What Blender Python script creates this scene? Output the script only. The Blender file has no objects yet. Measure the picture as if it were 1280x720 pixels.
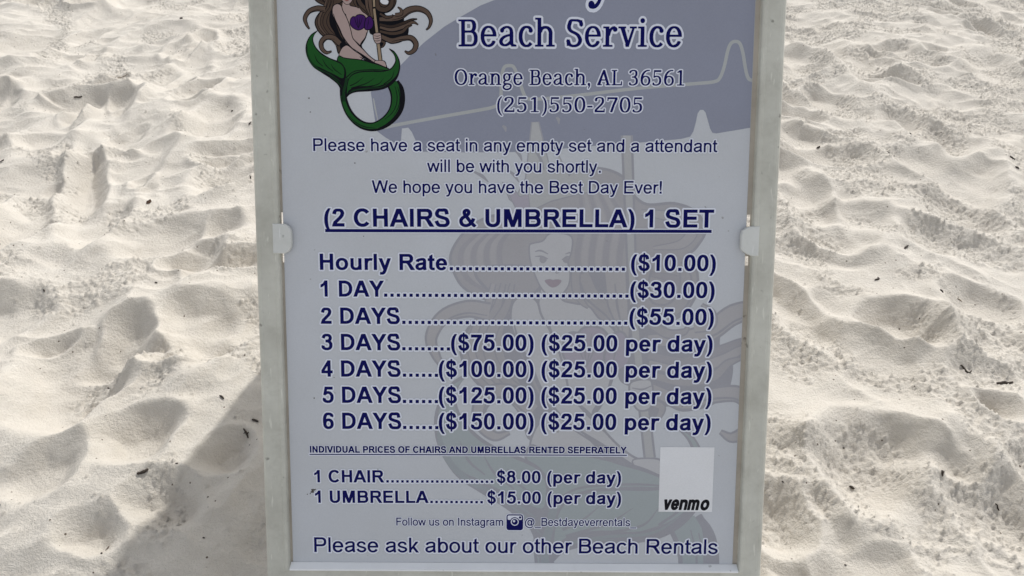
import bpy, bmesh, math, random
import numpy as np
from mathutils import Vector, Matrix
from mathutils.geometry import delaunay_2d_cdt

R = math.radians
scene = bpy.context.scene
COL = scene.collection

# ------------------------------------------------------------------ camera
cam_data = bpy.data.cameras.new("camera")
cam_data.sensor_width = 36.0
cam_data.lens = 36.0 * 967.0 / 1280.0
cam_data.clip_start = 0.02
cam_data.clip_end = 2000.0
cam = bpy.data.objects.new("camera", cam_data)
cam.matrix_world = (Matrix.Translation((0, 0, 1.03)) @ Matrix.Rotation(R(53.0), 4, 'X')
                    @ Matrix.Rotation(R(0.32), 4, 'Z'))
COL.objects.link(cam)
scene.camera = cam

# ------------------------------------------------------------------ sky and sun
SUN_EL, SUN_AZ = R(47.0), R(24.5)          # behind the sign, to its right
world = bpy.data.worlds.new("World")
scene.world = world
world.use_nodes = True
wn = world.node_tree
sky = wn.nodes.new('ShaderNodeTexSky')
sky.sky_type = 'NISHITA'
sky.sun_disc = False
sky.sun_elevation = SUN_EL
sky.sun_rotation = SUN_AZ
sky.dust_density = 1.6
haze = wn.nodes.new('ShaderNodeHueSaturation')          # thin bright haze: a paler, whiter sky
haze.inputs['Saturation'].default_value = 0.27
haze.inputs['Value'].default_value = 1.25
wn.links.new(sky.outputs[0], haze.inputs['Color'])
wn.links.new(haze.outputs[0], wn.nodes['Background'].inputs[0])
wn.nodes['Background'].inputs[1].default_value = 0.15
sun_data = bpy.data.lights.new("sun", 'SUN')
sun_data.energy = 2.8
sun_data.angle = R(1.1)
sun_data.color = (1.0, 0.985, 0.955)
sun = bpy.data.objects.new("sun", sun_data)
to_sun = Vector((math.sin(SUN_AZ) * math.cos(SUN_EL), math.cos(SUN_AZ) * math.cos(SUN_EL), math.sin(SUN_EL)))
sun.rotation_euler = to_sun.to_track_quat('Z', 'Y').to_euler()
sun.location = to_sun * 20
COL.objects.link(sun)
scene.view_settings.view_transform = 'Standard'
scene.view_settings.look = 'None'
scene.view_settings.exposure = 0.0
scene.view_settings.gamma = 1.0
scene.view_settings.use_curve_mapping = False
scene.cycles.max_bounces = 8
scene.cycles.diffuse_bounces = 5

# ------------------------------------------------------------------ measured data (millimetres on the sign face, metres on the sand)
EMBLEM_MAP = [[0.95699, 0.0052], [-0.01537, -0.9316], [-617.13367, 339.41713]]
SHEET_MAP = [[1.00166, 0.00571], [0.0172, -1.02007], [-652.68935, 355.73864]]
CANOPY_MAP = [[0.95844, 0.00522], [0.01204, -0.93468], [-620.40307, 339.2385]]

TEXT_LINES = [
 ('heading', 'partly cut off bold serif heading above the blue canopy', [('Z', 'Best Day Ever', -123.4, 347.8, 254.0, 349.83, 49.85)]),
 ('heading', 'large navy serif heading ending in Service', [('S', 'Beach Service', -69.96, 288.88, 196.25, 289.76, 30.91)]),
 ('lettering', 'navy serif town and postcode line', [('S', 'Orange Beach, AL 36561', -74.59, 244.12, 200.74, 244.78, 17.76)]),
 ('lettering', 'navy serif telephone number', [('S', '(251)550-2705', -23.43, 212.41, 150.97, 212.99, 17.53)]),
 ('lettering', 'greeting line that starts Please have a seat', [('R', 'Please have a seat in any empty set and a attendant', -246.04, 165.0, 243.27, 166.16, 14.89)]),
 ('lettering', 'short line reading will be with you shortly', [('R', 'will be with you shortly.', -108.28, 140.63, 102.73, 140.83, 14.79)]),
 ('lettering', 'line of good wishes for the best day ever', [('R', 'We hope you have the Best Day Ever!', -175.78, 115.07, 177.34, 116.05, 14.88)]),
 ('lettering', 'underlined bold capitals heading for one set', [('B', '(2 CHAIRS & UMBRELLA) 1 SET', -234.78, 73.77, 242.23, 75.05, 21.75), ('U', 4, -233.91, 68.68, 239.95, 70.34, 3.92)]),
 ('price_line', 'bold line Hourly Rate with dots to ($10.00)', [('B', 'Hourly Rate', -241.44, 20.45, -84.49, 20.84, 19.78), ('.', 28, -81.23, 20.76, 134.63, 21.27, 19.78), ('B', '($10.00)', 142.03, 21.32, 246.65, 21.51, 19.97)]),
 ('price_line', 'bold line 1 DAY with dots to ($30.00)', [('B', '1 DAY', -241.25, -12.89, -162.64, -12.65, 19.94), ('.', 39, -162.64, -12.65, 139.85, -12.14, 19.94), ('B', '($30.00)', 141.84, -12.33, 246.39, -12.04, 20.14)]),
 ('price_line', 'bold line 2 DAYS with dots to ($55.00)', [('B', '2 DAYS', -242.06, -47.02, -143.51, -46.67, 20.31), ('.', 36, -140.52, -46.65, 139.15, -46.08, 20.11), ('B', '($55.00)', 141.64, -46.16, 246.63, -45.87, 20.31)]),
 ('price_line', 'bold line 3 DAYS with ($75.00)', [('B', '3 DAYS', -241.84, -80.22, -143.4, -79.96, 20.48), ('.', 8, -140.9, -79.95, -81.43, -79.92, 20.28), ('B', '($75.00)', -80.13, -79.91, 23.0, -79.73, 20.48), ('B', '($25.00 per day)', 32.8, -79.78, 246.27, -79.89, 20.48)]),
 ('price_line', 'bold line 4 DAYS with ($100.00)', [('B', '4 DAYS', -242.64, -114.1, -143.28, -113.74, 20.65), ('.', 6, -140.57, -113.72, -96.62, -113.68, 20.44), ('B', '($100.00)', -95.61, -113.67, 23.3, -113.3, 20.65), ('B', '($25.00 per day)', 33.04, -113.35, 246.68, -113.36, 20.65)]),
 ('price_line', 'bold line 5 DAYS with ($125.00)', [('B', '5 DAYS', -241.92, -147.74, -143.17, -147.49, 20.82), ('.', 6, -140.95, -147.47, -96.81, -147.43, 20.61), ('B', '($125.00)', -95.81, -147.42, 23.6, -147.15, 20.82), ('B', '($25.00 per day)', 33.17, -147.2, 247.29, -147.11, 20.82)]),
 ('price_line', 'bold line 6 DAYS with ($150.00)', [('B', '6 DAYS', -242.21, -181.56, -143.25, -181.2, 20.99), ('.', 6, -141.02, -181.19, -96.5, -181.14, 20.78), ('B', '($150.00)', -96.0, -181.24, 23.9, -180.86, 20.99), ('B', '($25.00 per day)', 33.31, -180.91, 247.5, -180.93, 20.99)]),
 ('lettering', 'small underlined capitals about individual prices', [('C', 'INDIVIDUAL PRICES OF CHAIRS AND UMBRELLAS RENTED SEPERATELY', -259.69, -212.61, 142.17, -211.44, 8.39), ('U', 1.3, -260.26, -215.03, 142.64, -213.96, 1.37)]),
 ('price_line', 'bold line 1 CHAIR with $8.00', [('B', '1 CHAIR', -255.08, -251.81, -165.78, -251.61, 16.18), ('.', 22, -163.23, -251.59, -27.01, -251.33, 16.18), ('B', '$8.00 (per day)', -22.42, -251.3, 135.95, -251.34, 16.18)]),
 ('price_line', 'bold line 1 UMBRELLA with $15.00', [('B', '1 UMBRELLA', -254.72, -279.01, -109.55, -278.49, 16.28), ('.', 11, -107.3, -278.58, -40.24, -278.51, 16.28), ('B', '$15.00 (per day)', -34.61, -278.59, 136.56, -278.76, 16.28)]),
 ('lettering', 'small line about following on social media', [('R', 'Follow us on Instagram', -151.17, -308.69, -14.01, -308.32, 10.3)]),
 ('lettering', 'small account name after the camera icon', [('R', '@_Bestdayeverrentals_', 13.73, -308.27, 157.03, -307.86, 10.51)]),
 ('lettering', 'large last line asking about other rentals', [('R', 'Please ask about our other Beach Rentals', -257.38, -344.91, 262.67, -344.68, 19.45)]),
]
DENTS = [(0.613, 0.888, 0.076, 0.1, 0.046, 0), (0.416, 0.782, 0.058, 0.064, 0.042, 0), (0.656, 0.776, 0.051, 0.05, 0.018, 15), (0.812, 1.249, 0.07, 0.059, 0.034, 0), (0.733, 1.103, 0.058, 0.088, 0.01, 0), (1.018, 1.278, 0.076, 0.111, 0.022, -30), (1.236, 2.166, 0.073, 0.127, 0.026, 10), (1.298, 2.086, 0.065, 0.107, 0.026, 0), (1.224, 2.684, 0.079, 0.173, 0.026, 0), (0.773, 1.756, 0.058, 0.099, 0.022, 0), (0.817, 0.777, 0.038, 0.067, 0.03, 0), (0.565, 0.689, 0.042, 0.032, 0.015, 0), (1.157, 2.928, 0.076, 0.197, 0.026, 0), (1.036, 2.369, 0.065, 0.105, 0.014, 0), (0.904, 1.093, 0.054, 0.053, 0.014, 0), (1.233, 1.824, 0.075, 0.127, 0.02, -35), (0.855, 2.107, 0.06, 0.087, 0.014, 0), (1.007, 1.569, 0.058, 0.072, 0.016, 0), (1.695, 2.653, 0.078, 0.164, 0.018, 0), (-1.143, 1.798, 0.049, 0.195, 0.045, 18), (-1.012, 1.602, 0.054, 0.123, 0.025, 0), (-1.189, 1.582, 0.068, 0.118, 0.026, 0), (-0.824, 1.057, 0.083, 0.137, 0.04, 10), (-0.769, 1.185, 0.049, 0.049, 0.03, 0), (-0.636, 0.901, 0.062, 0.051, 0.02, -35), (-1.276, 2.307, 0.059, 0.105, 0.018, 0), (-0.919, 2.223, 0.062, 0.138, 0.024, 0), (-1.164, 2.649, 0.071, 0.169, 0.024, 0), (-1.041, 1.957, 0.068, 0.096, 0.014, 0), (-0.768, 0.831, 0.053, 0.059, 0.018, 0), (-0.644, 1.224, 0.058, 0.069, 0.016, -30), (-1.053, 2.85, 0.075, 0.14, 0.016, 0), (-1.383, 2.105, 0.083, 0.126, 0.02, 0), (-1.796, 2.838, 0.09, 0.183, 0.02, 0), (-1.644, 3.113, 0.096, 0.172, 0.018, 0), (-0.703, 1.587, 0.039, 0.057, 0.014, 0), (-0.709, 1.452, 0.042, 0.062, 0.016, 0), (-0.546, 0.768, 0.051, 0.043, 0.014, -30), (-1.035, 1.246, 0.05, 0.078, 0.018, 0), (-0.473, 0.867, 0.041, 0.038, 0.012, 0), (-0.636, 0.709, 0.043, 0.033, 0.014, 0)]
DEBRIS = [
 ('seed', -1.338, 3.138, 0.0194, 20, 'dark seed on the sand near the upper left, topmost dark bit left of the sign'),
 ('twig', -1.431, 2.406, 0.0342, 40, 'dark hooked twig lying on a pale sand ridge at the upper left'),
 ('stalk', -1.365, 2.601, 0.0781, 15, 'long thin tan stalk on the sand ridge at the upper left'),
 ('seed', -0.9, 2.318, 0.0128, 0, 'tiny dark seed beside the sign frame at the upper left, nearest the footprint there'),
 ('seed', -0.801, 2.179, 0.0122, 60, 'tiny dark seed touching the upper left edge of the sign frame'),
 ('leaf', -0.928, 1.706, 0.0225, 70, 'brown leaf scrap on the sand midway down left of the sign'),
 ('seed', -0.698, 1.82, 0.0129, -50, 'dark seed close to the left frame of the sign above the left tab'),
 ('leaf', -1.42, 1.92, 0.0267, 10, 'dark leaf scrap at the far left edge of the sand'),
 ('seed', -1.001, 1.315, 0.0104, -30, 'small dark seed left of the sign on pale sand above the big footprint'),
 ('seed', -0.781, 1.36, 0.0088, 10, 'small dark seed left of the sign beside the left tab height'),
 ('twig', -0.77, 1.064, 0.0137, -30, 'short dark twig inside the big footprint at the left'),
 ('twig', -0.517, 0.983, 0.016, -35, 'short dark twig beside the sunlit edge of the shadow left of the sign'),
 ('forked_twig', -0.459, 0.915, 0.0223, -50, 'small forked twig in the shadow beside the lower left frame'),
 ('twig', -0.45, 0.943, 0.0185, -10, 'thin straight twig in the shadow touching the left frame'),
 ('twig', -0.591, 0.812, 0.0249, 35, 'thick dark curved twig lying across the shadow edge at the lower left'),
 ('leaf', -0.607, 0.692, 0.0109, 80, 'reddish brown leaf scrap near the lower left corner'),
 ('seed', -0.606, 0.677, 0.0084, -20, 'black seed just below the reddish brown leaf scrap'),
 ('seed', -0.465, 0.707, 0.0061, 0, 'tiny dark seed in the shadow at the bottom left of the sign'),
 ('seed', -0.542, 0.829, 0.0066, 30, 'tiny dark seed in the shadow right of the thick curved twig'),
 ('seed', -0.81, 0.767, 0.0089, 80, 'dark seed at the bottom left edge of the sand'),
 ('leaf', 0.904, 2.081, 0.0189, 20, 'dark leaf scrap right of the sign beside the frame at the upper right'),
 ('twig', 1.183, 2.1, 0.0428, 12, 'dark stubby twig lying in a hollow at the upper right'),
 ('twig', 1.066, 1.992, 0.0252, 50, 'short thin tilted twig below the dark stubby twig'),
 ('twig', 1.405, 1.962, 0.0204, -45, 'upper one of two dark bits near the right edge'),
 ('seed', 1.387, 1.902, 0.0155, -30, 'lower one of two dark bits near the right edge'),
 ('twig', 0.925, 1.51, 0.0227, 45, 'brown twig on a sand slope right of the right tab'),
 ('curved_twig', 0.817, 1.398, 0.0198, 60, 'thin curled twig on pale sand right of the right tab'),
 ('seed', 0.929, 1.335, 0.0122, -20, 'dark oval seed right of the sign at mid height'),
 ('stalk', 0.994, 1.359, 0.0176, 0, 'short pale stalk beside the dark oval seed'),
 ('curved_twig', 0.888, 1.115, 0.0281, -15, 'wavy thin brown twig right of the heel print'),
 ('twig', 0.948, 1.08, 0.046, 12, 'long dark twig half buried at the right edge'),
 ('seed', 0.594, 0.869, 0.0136, -30, 'dark lump lying in the deep footprint at the right'),
 ('seed', 0.725, 0.854, 0.0121, 85, 'black upright seed right of the deep footprint'),
 ('seed', 0.517, 0.698, 0.0061, 0, 'tiny black seed at the bottom right beside the frame'),
 ('twig', 0.807, 0.809, 0.0131, -25, 'short dark twig at the lower right edge of the sand'),
 ('seed', 0.457, 0.844, 0.0067, 0, 'tiny dark seed close to the right frame above the dark footprint'),
]

# ------------------------------------------------------------------ materials
def material(name):
    m = bpy.data.materials.new(name)
    m.use_nodes = True
    nt = m.node_tree
    return m, nt, nt.nodes['Principled BSDF']

def node(nt, kind, **kw):
    n = nt.nodes.new(kind)
    for k, v in kw.items():
        if k.startswith('i_'):
            n.inputs[int(k[2:]) if k[2:].isdigit() else k[2:]].default_value = v
        else:
            setattr(n, k, v)
    return n

def ramp(nt, src, stops):
    r = nt.nodes.new('ShaderNodeValToRGB')
    e = r.color_ramp.elements
    while len(e) < len(stops):
        e.new(0.5)
    for k, (p, c) in zip(e, stops):
        k.position = p
        k.color = c if len(c) == 4 else (*c, 1)
    nt.links.new(src, r.inputs[0])
    return r.outputs[0]

def mix(nt, fac, a, b, mode='MIX'):
    n = nt.nodes.new('ShaderNodeMix')
    n.data_type = 'RGBA'
    n.blend_type = mode
    for v, s in ((fac, n.inputs[0]), (a, n.inputs[6]), (b, n.inputs[7])):
        if hasattr(v, 'is_linked'):
            nt.links.new(v, s)
        else:
            s.default_value = v if not isinstance(v, tuple) or len(v) == 4 else (*v, 1)
    return n.outputs[2]

def noise(nt, vec, scale, detail=3.0, rough=0.55, dist=0.0):
    n = node(nt, 'ShaderNodeTexNoise')
    n.inputs['Scale'].default_value = scale
    n.inputs['Detail'].default_value = detail
    n.inputs['Roughness'].default_value = rough
    n.inputs['Distortion'].default_value = dist
    nt.links.new(vec, n.inputs['Vector'])
    return n.outputs[0]

def coords(nt, scale=(1, 1, 1), rot=(0, 0, 0)):
    tc = node(nt, 'ShaderNodeTexCoord')
    mp = node(nt, 'ShaderNodeMapping')
    mp.inputs['Scale'].default_value = scale
    mp.inputs['Rotation'].default_value = rot
    nt.links.new(tc.outputs['Object'], mp.inputs['Vector'])
    return mp.outputs[0]

def bump(nt, bsdf, height, strength, dist):
    b = node(nt, 'ShaderNodeBump')
    b.inputs['Strength'].default_value = strength
    b.inputs['Distance'].default_value = dist
    nt.links.new(height, b.inputs['Height'])
    nt.links.new(b.outputs[0], bsdf.inputs['Normal'])

def make_sand():
    m, nt, b = material("white_quartz_sand")
    v = coords(nt)
    big = noise(nt, v, 3.0, 4)
    mid = noise(nt, v, 45.0, 4, 0.6)
    grain = noise(nt, v, 620.0, 3, 0.75)
    c = ramp(nt, big, [(0.3, (0.60, 0.552, 0.48)), (0.7, (0.67, 0.623, 0.55))])
    c = mix(nt, 0.35, c, ramp(nt, mid, [(0.35, (0.56, 0.512, 0.44)), (0.65, (0.69, 0.643, 0.57))]))
    c = mix(nt, 0.22, c, ramp(nt, grain, [(0.3, (0.36, 0.32, 0.275)), (0.55, (0.73, 0.683, 0.61))]))
    vor = node(nt, 'ShaderNodeTexVoronoi')
    vor.inputs['Scale'].default_value = 130.0
    nt.links.new(v, vor.inputs['Vector'])
    sep = node(nt, 'ShaderNodeSeparateColor')
    nt.links.new(vor.outputs['Color'], sep.inputs[0])
    rare = node(nt, 'ShaderNodeMath', operation='LESS_THAN', i_1=0.02)
    nt.links.new(sep.outputs[0], rare.inputs[0])
    near = node(nt, 'ShaderNodeMath', operation='LESS_THAN', i_1=0.22)
    nt.links.new(vor.outputs['Distance'], near.inputs[0])
    both = node(nt, 'ShaderNodeMath', operation='MULTIPLY')
    nt.links.new(rare.outputs[0], both.inputs[0])
    nt.links.new(near.outputs[0], both.inputs[1])
    c = mix(nt, both.outputs[0], c, (0.13, 0.10, 0.075))
    nt.links.new(c, b.inputs['Base Color'])
    b.inputs['Roughness'].default_value = 0.95
    b.inputs['Specular IOR Level'].default_value = 0.15
    clod = noise(nt, v, 190.0, 4, 0.65)
    add = node(nt, 'ShaderNodeMath', operation='MULTIPLY_ADD')
    nt.links.new(grain, add.inputs[0])
    add.inputs[1].default_value = 0.45
    nt.links.new(clod, add.inputs[2])
    bump(nt, b, add.outputs[0], 0.85, 0.004)
    return m

def make_plastic(name, base, dirt, amount=0.5, trans=0.0):
    m, nt, b = material(name)
    v = coords(nt)
    streak = coords(nt, (1.0, 1.0, 0.22))
    a = noise(nt, v, 14.0, 5, 0.65)
    s = noise(nt, streak, 55.0, 4, 0.7, 0.4)
    fine = noise(nt, v, 260.0, 3, 0.7)
    c = mix(nt, ramp(nt, a, [(0.35, (0, 0, 0)), (0.75, (amount,) * 3)]), base, dirt)
    c = mix(nt, ramp(nt, s, [(0.52, (0, 0, 0)), (0.78, (0.55 * amount,) * 3)]), c, dirt)
    spots = ramp(nt, noise(nt, v, 75.0, 2, 0.5), [(0.70, (0, 0, 0)), (0.76, (0.7, 0.7, 0.7))])
    c = mix(nt, spots, c, tuple(x * 0.55 for x in dirt))
    scr = coords(nt, (1.0, 0.16, 1.0), (0, 0, 0.35))
    scratch = ramp(nt, noise(nt, scr, 210.0, 2, 0.5, 0.3), [(0.66, (0, 0, 0)), (0.72, (0.5, 0.5, 0.5))])
    c = mix(nt, scratch, c, tuple(min(0.8, x * 1.25) for x in base))
    nt.links.new(c, b.inputs['Base Color'])
    nt.links.new(ramp(nt, fine, [(0.2, (0.42,) * 3), (0.8, (0.62,) * 3)]), b.inputs['Roughness'])
    b.inputs['Specular IOR Level'].default_value = 0.35
    bump(nt, b, fine, 0.12, 0.0006)
    if trans:
        t = node(nt, 'ShaderNodeBsdfTranslucent')
        t.inputs[0].default_value = (0.85, 0.84, 0.80, 1)
        ms = node(nt, 'ShaderNodeMixShader')
        ms.inputs[0].default_value = trans
        out = nt.nodes['Material Output']
        nt.links.new(b.outputs[0], ms.inputs[1])
        nt.links.new(t.outputs[0], ms.inputs[2])
        nt.links.new(ms.outputs[0], out.inputs['Surface'])
    return m

def make_print():
    """printed vinyl: the pigment of every printed area is stored per face"""
    m, nt, b = material("printed_vinyl")
    at = node(nt, 'ShaderNodeAttribute', attribute_name='pigment')
    v = coords(nt)
    fine = noise(nt, v, 700.0, 2, 0.6)
    cloud = noise(nt, v, 7.0, 4, 0.6)
    speck = ramp(nt, noise(nt, v, 140.0, 1, 0.4), [(0.79, (0, 0, 0)), (0.83, (0.45,) * 3)])
    c = mix(nt, 1.0, at.outputs['Color'], ramp(nt, fine, [(0.25, (0.93,) * 3), (0.75, (1.0,) * 3)]), 'MULTIPLY')
    c = mix(nt, 1.0, c, ramp(nt, cloud, [(0.3, (0.94, 0.935, 0.92)), (0.7, (1.0, 1.0, 1.0))]), 'MULTIPLY')
    c = mix(nt, speck, c, (0.16, 0.14, 0.12))
    nt.links.new(c, b.inputs['Base Color'])
    b.inputs['Roughness'].default_value = 0.55
    b.inputs['Specular IOR Level'].default_value = 0.09
    bump(nt, b, fine, 0.05, 0.0004)
    return m

def make_debris(name, col, rough=0.8):
    m, nt, b = material(name)
    c = ramp(nt, noise(nt, coords(nt), 300.0, 3), [(0.3, tuple(x * 0.6 for x in col)), (0.7, col)])
    nt.links.new(c, b.inputs['Base Color'])
    b.inputs['Roughness'].default_value = rough
    return m

SAND = make_sand()
PLASTIC = make_plastic("weathered_white_plastic", (0.60, 0.595, 0.53), (0.33, 0.32, 0.27), 0.62)
TAB_PLASTIC = make_plastic("white_tab_plastic", (0.66, 0.67, 0.645), (0.42, 0.42, 0.39), 0.35)
LIP_PLASTIC = make_plastic("brightened_white_plastic", (0.84, 0.85, 0.86), (0.62, 0.62, 0.60), 0.25)  # whiter than the frame, so the colour carries the ledge's lit brightness
BOARD = make_plastic("dusty_backing_plastic", (0.52, 0.47, 0.40), (0.30, 0.26, 0.21), 0.6)
BACK_BOARD = make_plastic("thin_translucent_plastic", (0.72, 0.72, 0.69), (0.55, 0.53, 0.48), 0.3, 0.6)
PRINT = make_print()
DARK_WOOD = make_debris("dark_driftwood", (0.055, 0.04, 0.03))
BROWN_LEAF = make_debris("dry_brown_leaf", (0.16, 0.085, 0.05))
STRAW = make_debris("pale_dry_stalk", (0.36, 0.28, 0.19))

# ------------------------------------------------------------------ object helpers
def link_mesh(name, me, mat, parent=None, smooth=False):
    o = bpy.data.objects.new(name, me)
    COL.objects.link(o)
    if mat:
        me.materials.append(mat)
    if parent:
        o.parent = parent
    if smooth:
        me.polygons.foreach_set('use_smooth', [True] * len(me.polygons))
    return o

def from_bm(name, bm, mat, parent=None, smooth=False):
    me = bpy.data.meshes.new(name)
    bmesh.ops.recalc_face_normals(bm, faces=bm.faces)
    bm.to_mesh(me)
    bm.free()
    return link_mesh(name, me, mat, parent, smooth)

# ------------------------------------------------------------------ the sand: one sheet out to the horizon
rng = np.random.default_rng(11)
STEP = 0.0034
X0, X1, Y0, Y1 = -2.5, 2.5, 0.15, 3.95
NX, NY = int((X1 - X0) / STEP) + 1, int((Y1 - Y0) / STEP) + 1
xs = X0 + np.arange(NX) * STEP
ys = Y0 + np.arange(NY) * STEP
GX, GY = np.meshgrid(xs, ys)

def field(lo, hi, power, angle=0.0, stretch=1.0):
    """random field whose wavelengths lie between lo and hi metres"""
    w = rng.standard_normal((NY, NX))
    F = np.fft.rfft2(w)
    fy = np.fft.fftfreq(NY, STEP)[:, None]
    fx = np.fft.rfftfreq(NX, STEP)[None, :]
    c, s = math.cos(angle), math.sin(angle)
    u = (fx * c + fy * s) * stretch
    v = -fx * s + fy * c
    f = np.sqrt(u * u + v * v) + 1e-9
    A = f ** (-power) * np.exp(-(lo * f) ** 2) * (1 - np.exp(-(hi * f) ** 2))
    r = np.fft.irfft2(F * A, (NY, NX))
    return (r - r.mean()) / r.std()

def smoothstep(a, b, x):
    t = np.clip((x - a) / (b - a), 0, 1)
    return t * t * (3 - 2 * t)

side = smoothstep(-0.25, 0.25, GX)
Hh = 0.0155 * field(0.22, 1.2, 1.2)
ridge_l = 1 - np.abs(field(0.10, 0.55, 1.1, R(42), 2.3))       # wind and foot worn ridges with crisp crests
ridge_r = 1 - np.abs(field(0.10, 0.50, 1.1, R(-38), 1.9))
Hh += 0.0092 * (ridge_l * (1 - side) + ridge_r * side)
Hh += 0.0034 * (1 - np.abs(field(0.05, 0.22, 1.0, R(20), 1.4)))

def dent(cx, cy, a, b, depth, rot, rim=0.45):
    global Hh
    rad = 2.3 * max(a, b)
    i0, i1 = np.searchsorted(xs, (cx - rad, cx + rad))
    j0, j1 = np.searchsorted(ys, (cy - rad, cy + rad))
    if i1 - i0 < 3 or j1 - j0 < 3:
        return
    x = GX[j0:j1, i0:i1] - cx
    y = GY[j0:j1, i0:i1] - cy
    c, s = math.cos(rot), math.sin(rot)
    u, v = (x * c + y * s) / a, (-x * s + y * c) / b
    th = np.arctan2(v, u)
    ph = rng.uniform(0, 6.28, 3)
    r = np.sqrt(u * u + v * v) * (1 + 0.10 * np.sin(2 * th + ph[0]) + 0.08 * np.sin(3 * th + ph[1]) + 0.05 * np.sin(5 * th + ph[2]))
    pit = -depth * np.exp(-np.clip(r, 0, 9) ** 3.2)
    ring = rim * depth * np.exp(-((r - 1.25) / 0.33) ** 2) * (1 + 0.6 * np.sin(th + ph[1]))
    Hh[j0:j1, i0:i1] = Hh[j0:j1, i0:i1] * (1 - 0.55 * np.exp(-r ** 4)) + pit + ring

for _ in range(460):                       # trodden beach: overlapping old footprints
    cx, cy = rng.uniform(X0, X1), rng.uniform(Y0, Y1)
    L = rng.uniform(0.035, 0.12)
    dent(cx, cy, L * rng.uniform(0.45, 0.75), L, rng.uniform(0.007, 0.030), rng.normal(R(-48) if cx < 0 else R(40), 0.6), 0.55)
for d in DENTS:                            # the prints one can tell apart in the photograph
    dent(d[0], d[1], d[2], d[3], d[4], R(d[5]), 0.4)

rough_mask = smoothstep(0.0, 0.75, field(0.10, 0.6, 1.0) + 0.55 * np.tanh(GX * 1.2))
Hh += 0.0011 * rough_mask * field(0.016, 0.05, 0.4)
talus = STEP * np.clip(0.78 + 0.16 * field(0.03, 0.2, 0.8) + 0.06 * field(0.008, 0.03, 0.0), 0.45, 1.3)   # dry sand slides to its angle of repose
for it in range(44):
    for dy, dx in ((1, 0), (0, 1), (1, 1), (1, -1)):
        a = (slice(0, NY - dy), slice(max(0, -dx), NX - max(0, dx)))
        b = (slice(dy, NY), slice(max(0, dx), NX - max(0, -dx)))
        d = Hh[b] - Hh[a]
        m = np.clip(np.abs(d) - talus[a] * math.hypot(dx, dy), 0, None) * np.sign(d) * 0.16
        Hh[a] += m
        Hh[b] -= m
clods = field(0.0065, 0.020, 0.0)
peb = np.clip(clods - 0.55, 0, None)                    # little crumbs sitting on the surface
scatter = np.clip(field(0.0060, 0.017, 0.0) - 1.75, 0, None)
Hh += rough_mask * (0.0026 * peb + 0.0005 * clods) + 0.00012 * clods + 0.0034 * scatter * smoothstep(-0.9, 0.6, field(0.08, 0.5, 1.0))
fade = smoothstep(0, 0.22, np.minimum(np.minimum(GX - X0, X1 - GX), Y1 - GY))
Hh = (Hh - Hh.mean()) * fade
FOOT_Y, BACK_Y = 0.4908, 1.645             # level the sand under the two feet of the sign
for fy in (FOOT_Y, BACK_Y):
    k = smoothstep(0.16, 0.05, np.abs(GY - fy)) * smoothstep(0.48, 0.34, np.abs(GX))
    Hh = Hh * (1 - k) + 0.004 * k

def sand_height(x, y):
    i = min(max((x - X0) / STEP, 0), NX - 2)
    j = min(max((y - Y0) / STEP, 0), NY - 2)
    a, b = int(i), int(j)
    fx, fy = i - a, j - b
    return float(Hh[b, a] * (1 - fx) * (1 - fy) + Hh[b, a + 1] * fx * (1 - fy) + Hh[b + 1, a] * (1 - fx) * fy + Hh[b + 1, a + 1] * fx * fy)

grow = np.cumsum(0.006 * 1.125 ** np.arange(82))
axx = np.concatenate([xs[0] - grow[::-1], xs, xs[-1] + grow])
axy = np.concatenate([ys[0] - grow[::-1], ys, ys[-1] + grow])
g = len(grow)
Hf = np.pad(Hh, g, mode='edge')
far = np.zeros_like(Hf)
AX, AY = np.meshgrid(axx, axy)
dist = np.maximum(np.maximum(xs[0] - AX, AX - xs[-1]), np.maximum(ys[0] - AY, AY - ys[-1]))
waves = np.zeros_like(AX)                  # the trodden surface goes on, more coarsely, beyond the fine patch
for _ in range(46):
    lam = rng.uniform(0.16, 1.1)
    t = rng.uniform(0, math.pi)
    waves += lam ** 0.8 * np.abs(np.sin((AX * math.cos(t) + AY * math.sin(t)) * math.pi / lam + rng.uniform(0, 6.3) + 0.8 * np.sin(AX * 1.7 + AY * 1.3 + t * 5)))
waves = (waves - waves.mean()) / waves.std()
Hf = np.where(dist > 0, Hf * np.exp(-np.clip(dist, 0, 50) / 0.2) + 0.016 * waves * smoothstep(0, 0.35, dist) * np.exp(-np.clip(dist, 0, 400) / 14.0), Hf)
co = np.stack([AX, AY, Hf], -1).reshape(-1, 3).astype(np.float32)
nyy, nxx = AX.shape
idx = np.arange(nyy * nxx, dtype=np.int32).reshape(nyy, nxx)
quads = np.stack([idx[:-1, :-1], idx[:-1, 1:], idx[1:, 1:], idx[1:, :-1]], -1).reshape(-1, 4)
me = bpy.data.meshes.new("sand")
me.vertices.add(len(co))
me.vertices.foreach_set('co', co.ravel())
me.loops.add(quads.size)
me.loops.foreach_set('vertex_index', quads.ravel())
me.polygons.add(len(quads))
me.polygons.foreach_set('loop_start', np.arange(0, quads.size, 4, dtype=np.int32))
me.polygons.foreach_set('use_smooth', np.ones(len(quads), dtype=bool))
me.update(calc_edges=True)
sand = link_mesh("sand", me, SAND)
sand['kind'] = 'structure'

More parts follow.
